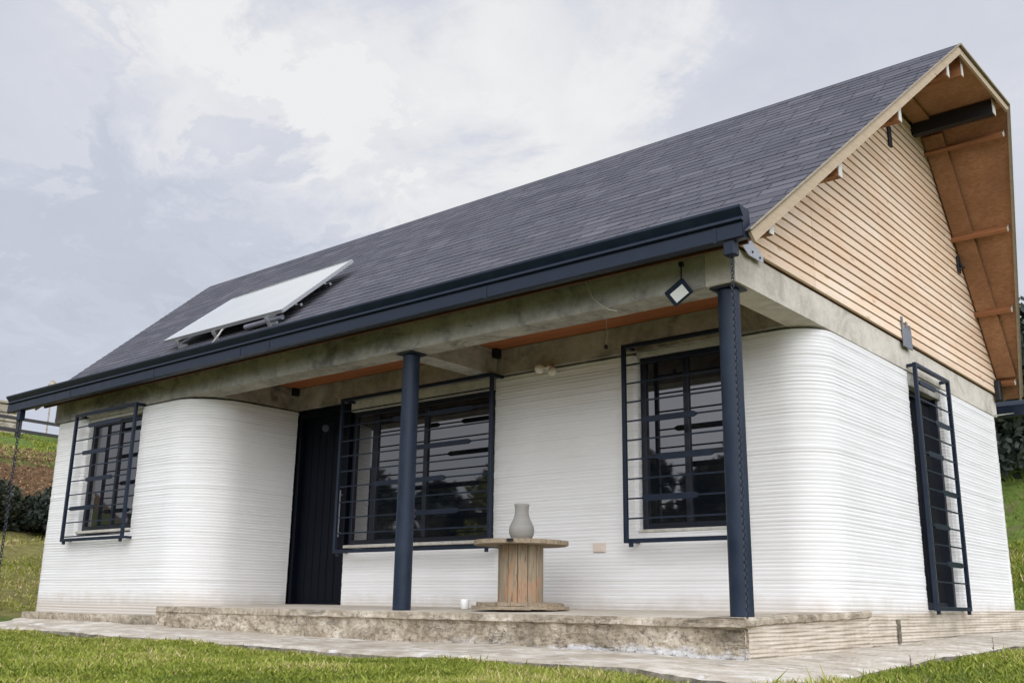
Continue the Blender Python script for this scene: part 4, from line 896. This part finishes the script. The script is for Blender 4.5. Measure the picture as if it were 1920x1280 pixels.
def tree(name, x, y, h, crown_r, mt, label, cat, group, nleaf=5000, size=.12, seed=1, trunk=True, nclump=16, low=.25):
    r = np.random.default_rng(seed); z0 = float(terr(x, y)) - .05; o_ = thing(name, (x, y, z0), label, cat, group); cs, rs = [], []
    for k in range(nclump):
        f = low + (1 - low) * (k + .5) / nclump; a_ = r.random() * 6.28; wd = crown_r * math.sin(math.pi * min(1, (f - low) / (1 - low) * .86 + .12)) ** .7
        rr = crown_r * r.uniform(.28, .5); cs.append((x + math.cos(a_) * wd * r.uniform(.2, .75), y + math.sin(a_) * wd * r.uniform(.2, .75), z0 + h * f - rr * .3)); rs.append(rr)
    if trunk:
        mb = MB(); mb.tube([(x, y, z0), (x + .05, y, z0 + h * .35), (x - .04, y + .05, z0 + h * .7), (x, y, z0 + h * .9)], [h * .028, h * .022, h * .012, h * .004], 8)
        for k in range(0, nclump, 2): c_ = Vector(cs[k]); b0 = Vector((x, y, z0 + (c_.z - z0) * .65)); mb.tube([b0, b0.lerp(c_, .5) + Vector((0, 0, .05 * h * .3)), c_], [h * .010, h * .006, h * .002], 5)
        mb.build('trunk', 'bark', o_)
    V, F, ti = leaves(cs, rs, nleaf, size, .85, seed); npmesh('crown', V, F, mt, ti, parent=o_, origin=(x, y, z0)); return o_
def bush(name, x, y, h, rx, mt, label, group, n=3500, size=.07, seed=1):
    r = np.random.default_rng(seed); z0 = float(terr(x, y)) - .05; cs, rs = [], []
    for k in range(9): a_ = r.random() * 6.28; q = r.random() ** .5; cs.append((x + math.cos(a_) * rx * q * .7, y + math.sin(a_) * rx * q * .7, z0 + h * r.uniform(.25, .75))); rs.append(h * r.uniform(.25, .42))
    V, F, ti = leaves(cs, rs, n, size, .9, seed); o_ = thing(name, (x, y, z0), label, 'bush', group)
    mb = MB()
    for k in range(5): mb.tube([(x, y, z0), Vector((x, y, z0)).lerp(Vector(cs[k]), .5) + Vector((0, 0, .1)), cs[k]], [.03, .018, .006], 5)
    mb.build('stem', 'bark', o_); npmesh('foliage', V, F, mt, ti, parent=o_, origin=(x, y, z0)); return o_
G1 = 'dark bushes along the foot of the bank'
bl = ['dark bush at the foot of the brown bank, nearest the house wall', 'dark low bush at the foot of the brown bank behind the rain chain', 'dark bush at the foot of the bank at the left picture edge']
for k, (x, y) in enumerate(((-17.6, 3.55), (-17.9, 2.45), (-17.7, 1.3))): bush('bush', x, y, 1.05 + .1 * (k % 2), .75, 'leafdark', bl[k], G1, 8000, .055, 30 + k)
# dry bracken bank
r = np.random.default_rng(4); n = 26000; ang = r.uniform(-.6, 1.15, n); dd = r.uniform(8.1, 10.2, n)
px_ = -10.8 - dd * np.cos(np.maximum(ang, 0)); py_ = 7.3 + dd * np.sin(np.maximum(ang, 0)) / 1.3 + np.where(ang < 0, ang * 14, 0); 
px_ = np.where(ang < 0, -10.8 - dd, px_); py_ = np.where(ang < 0, 7.3 + ang * 14, py_)
pz_ = terr(px_, py_) + r.uniform(0, .3, n); nr = r.normal(size=(n, 3)); nr /= np.linalg.norm(nr, axis=1)[:, None]; t1 = np.cross(nr, r.normal(size=(n, 3))); t1 /= np.linalg.norm(t1, axis=1)[:, None]; t2 = np.cross(nr, t1)
pos = np.stack([px_, py_, pz_], 1); sz = r.uniform(.02, .055, n)[:, None]
V = np.stack([pos - t1 * sz, pos - t2 * sz * .4, pos + t1 * sz, pos + t2 * sz * .4], 1).reshape(-1, 3)
o_ = npmesh('bracken', V, np.arange(4 * n).reshape(n, 4), 'leafbrown', np.repeat(r.random(n), 4)); tag(o_, 'reddish brown dry bracken covering the bank on the hillside', 'bracken', kind='stuff')
# fence on the hill
fz = lambda x, y: float(terr(x, y))
fa, fb = Vector((-25.6, -1.0)), Vector((-22.5, 16.5)); fe = thing('field_fence', (-25.0, 5, fz(-25, 5)), 'dark post and rail fence along the top of the green slope', 'fence')
nP = 8; tops = []
for k in range(nP + 1):
    p = fa.lerp(fb, k / nP); z = fz(p.x, p.y); mb = MB(); mb.box((p.x - .06, p.y - .06, z - .3), (p.x + .06, p.y + .06, z + .62), bev=.01); mb.build('post', 'fence', fe); tops.append((p.x, p.y, z))
for hz in (.52, .20):
    mb = MB()
    for k in range(nP): mb.bar((tops[k][0] + .08, tops[k][1], tops[k][2] + hz), (tops[k + 1][0] + .08, tops[k + 1][1], tops[k + 1][2] + hz), .04, .085)
    mb.build('rail', 'fence', fe)
# stone pillar beyond the fence
z = fz(-27, 6.2); pl = thing('stone_pillar', (-27.0, 6.2, z), 'squat rubble stone pillar behind the field fence on the hill', 'pillar')
mb = MB()
for k in range(5):
    for sx in range(2): mb.box((-27.35 + sx * .36 + random.uniform(0, .02), 5.92 + random.uniform(-.02, .02), z - .3 + k * .26), (-27.0 + sx * .36, 6.50 + random.uniform(-.02, .02), z - .3 + (k + 1) * .26 - .012), bev=.03)
mb.build('shaft', 'stone', pl); mb = MB(); mb.box((-27.40, 5.88, z + 1.0), (-26.60, 6.54, z + 1.09), bev=.02); mb.build('coping', 'stone', pl)
# far white stone gatepost seen just over the left rake
z = fz(-30.2, 9.0); hz_ = 6.78 - z; mb = MB(); mb.lathe((-30.2, 9.0, z), [(.025, 0), (.025, hz_ - .02), (.10, hz_), (.15, hz_ + .12), (.15, hz_ + .30), (.08, hz_ + .42), (.03, hz_ + .46)], 12)
tag(mb.build('marker_post', 'stone', origin=(-30.2, 9.0, z)), 'thin pole with pale head on the hill, showing just above the gutter left end', 'post')
# trees behind the house on the right
T1 = 'dark trees behind the house'
tb = ['dark evergreen tree just past the rear corner of the house', 'dark tree behind the rear gutter, farther up the slope', 'dark broad tree on the slope behind the house, left of its neighbours', 'low dark spreading tree farthest right on the slope behind the house']
for k, (x, y, h, cr) in enumerate(((-1.75, 14.6, 2.7, 1.5), (-2.6, 17.5, 3.0, 1.8), (-5.6, 17.0, 3.2, 2.0), (2.0, 19, 1.9, 1.5))): tree('dark_tree', x, y, h, cr, 'leafdark', tb[k], 'tree', T1, 9000, .10, 50 + k, low=.02, nclump=24)
# trees across the meadow in front of the house: they show as reflections in the panes
T2 = 'trees across the meadow mirrored in the window panes'
k = 0
for x in np.arange(-64, 4, 4.2):
    yy = -30 - 2 * math.sin(x); o_ = tree('meadow_tree', x, yy, 6.9 + .9 * math.sin(x * 1.7), 3.3, 'leafdark', 'bushy dark green tree across the meadow, part of the row mirrored in the window panes', 'tree', T2, 2600, .42, 80 + k, low=.0); k += 1
tree('meadow_tree', -15.6, -13.2, 5.0, 1.8, 'leafyellow', 'yellow green tree mirrored in the large porch window', 'tree', None, 6000, .13, 99, low=.08)

# ---------------------------------------------------------------- grass
def grass(n, gen, name, hmin, hmax, label, seed):
    r = np.random.default_rng(seed); x, y = gen(r, n); keep = np.ones(len(x), bool)
    patch = np.array([noise.noise(Vector((a_ * 1.1, b_ * 1.1, 0))) + .5 * noise.noise(Vector((a_ * 4, b_ * 4, 5))) for a_, b_ in zip(x, y)])
    bare = np.array([noise.noise(Vector((a_ * .8 + 9, b_ * 2.2, 2))) + .35 * noise.noise(Vector((a_ * 7, b_ * 7, 3))) for a_, b_ in zip(x, y)])
    kp = (bare < .36) | (r.random(len(x)) < .25); x, y, patch = x[kp], y[kp], patch[kp]
    z = terr(x, y) - .008; n = len(x); th = r.uniform(0, 6.28, n); h = r.uniform(hmin, hmax, n) * (1 + .7 * patch) * (1 + (r.random(n) < .02) * .8); w_ = r.uniform(.0022, .0048, n) * (1 + .10 * np.hypot(x - 3.3, y + 6.5))
    lean = r.normal(0, .5, (n, 2)) * h[:, None]; dx, dy = np.cos(th) * w_, np.sin(th) * w_
    b0 = np.stack([x - dx, y - dy, z], 1); b1 = np.stack([x + dx, y + dy, z], 1)
    m0 = np.stack([x - dx * .8 + lean[:, 0] * .35, y - dy * .8 + lean[:, 1] * .35, z + h * .55], 1); m1 = np.stack([x + dx * .8 + lean[:, 0] * .35, y + dy * .8 + lean[:, 1] * .35, z + h * .55], 1)
    tp = np.stack([x + lean[:, 0], y + lean[:, 1], z + h], 1)
    V = np.stack([b0, b1, m1, m0, tp], 1).reshape(-1, 3); k = np.arange(n) * 5
    F = np.concatenate([np.stack([k, k + 1, k + 2], 1), np.stack([k, k + 2, k + 3], 1), np.stack([k + 3, k + 2, k + 4], 1)])
    ed_ = np.clip(1 - (np.interp(x, OX, OY) - y) / .35, 0, 1) * (y < -.8) if name == 'lawn_grass' else 0
    ti = np.clip(.44 + (.26 * (dist_d(x, y) < 8.5) if name == 'hill_grass' else 0) + .52 * patch + r.normal(0, .17, n) + (r.random(n) < .05 + .35 * ed_) * .5, 0, 1)
    o_ = npmesh(name, V, F, 'grass', np.repeat(ti, 5)); tag(o_, label, 'grass', kind='stuff'); return o_
OX = np.array([p[0] for p in outer[:13]]); OY = np.array([p[1] for p in outer[:13]])
def gen_front(r, n):
    x = r.uniform(-15, 3.4, n); yo = np.interp(x, OX, OY); y = yo + .05 - r.random(n) ** 1.1 * np.clip(3.1 - 0 * x, 0, 9)
    k = ~((x > .2) & (x < .95) & (y > -1.24)); 
    # only what lies in front of the lens with a margin to either side
    d = (y + 6.47) * .74 - (x - 3.29) * .62; s_ = (x - 3.29) * .767 + (y + 6.47) * .641
    k &= (d > 1.6) & (np.abs(s_) < d * .9 + 1.2); return x[k], y[k]
def gen_side(r, n):
    y = r.uniform(-1.6, 8.6, n); x = r.uniform(.72, 4.2, n) ; k = (x > np.interp(y, [-1.6, -1.2, -.6, .3, 1.2, 4, 9], [.4, .93, .89, .79, .81, .77, .78]) + .03 * np.sin(y * 9) + .02 * np.sin(y * 23)); return x[k], y[k]
def gen_hill(r, n):
    x = r.uniform(-27, -11.2, n); y = r.uniform(-3, 9, n); d = dist_d(x, y); k = (d < 8) | (d > 10.3); return x[k], y[k]
def gen_back(r, n):
    x = r.uniform(-5, 2.5, n); y = r.uniform(7.6, 15, n); return x, y
grass(500000, gen_front, 'lawn_grass', .012, .038, 'short green lawn grass with dry patches in front of the path', 11)
grass(75000, gen_side, 'side_grass', .02, .06, 'patchy green grass beside the right hand path', 12)
grass(90000, gen_hill, 'hill_grass', .025, .065, 'grass on the hillside left of the house', 13)
grass(40000, gen_back, 'back_grass', .04, .10, 'bright green grass on the slope behind the house', 14)
# tall weeds at the path edge
for k, (x, y, lb) in enumerate(((.86, 2.5, 'tallest thin brown weed growing at the edge of the right hand path'), (.86, .55, 'small dark weed at the path edge nearer the corner'))):
    r = np.random.default_rng(k + 70); z0 = float(terr(x, y)); mb = MB(); hh = (.16, .10)[k]
    mb.tube([(x, y, z0), (x + .004, y, z0 + hh * .6), (x, y + .003, z0 + hh)], [.003, .002, .001], 5)
    for q in range(26):
        f = .15 + .8 * r.random(); a_ = r.random() * 6.28; c_ = Vector((x, y, z0 + hh * f)); dv = Vector((math.cos(a_), math.sin(a_), .5)) * .018 * (1.3 - f); sv = Vector((-math.sin(a_), math.cos(a_), 0)) * .005
        mb.add([c_, c_ + dv * .5 + sv, c_ + dv, c_ + dv * .5 - sv], [(0, 1, 2, 3)], 0, .2 + .6 * r.random())
    tag(mb.build('weed', 'leafbrown', origin=(x, y, z0)), lb, 'weed', 'weeds at the path edge')
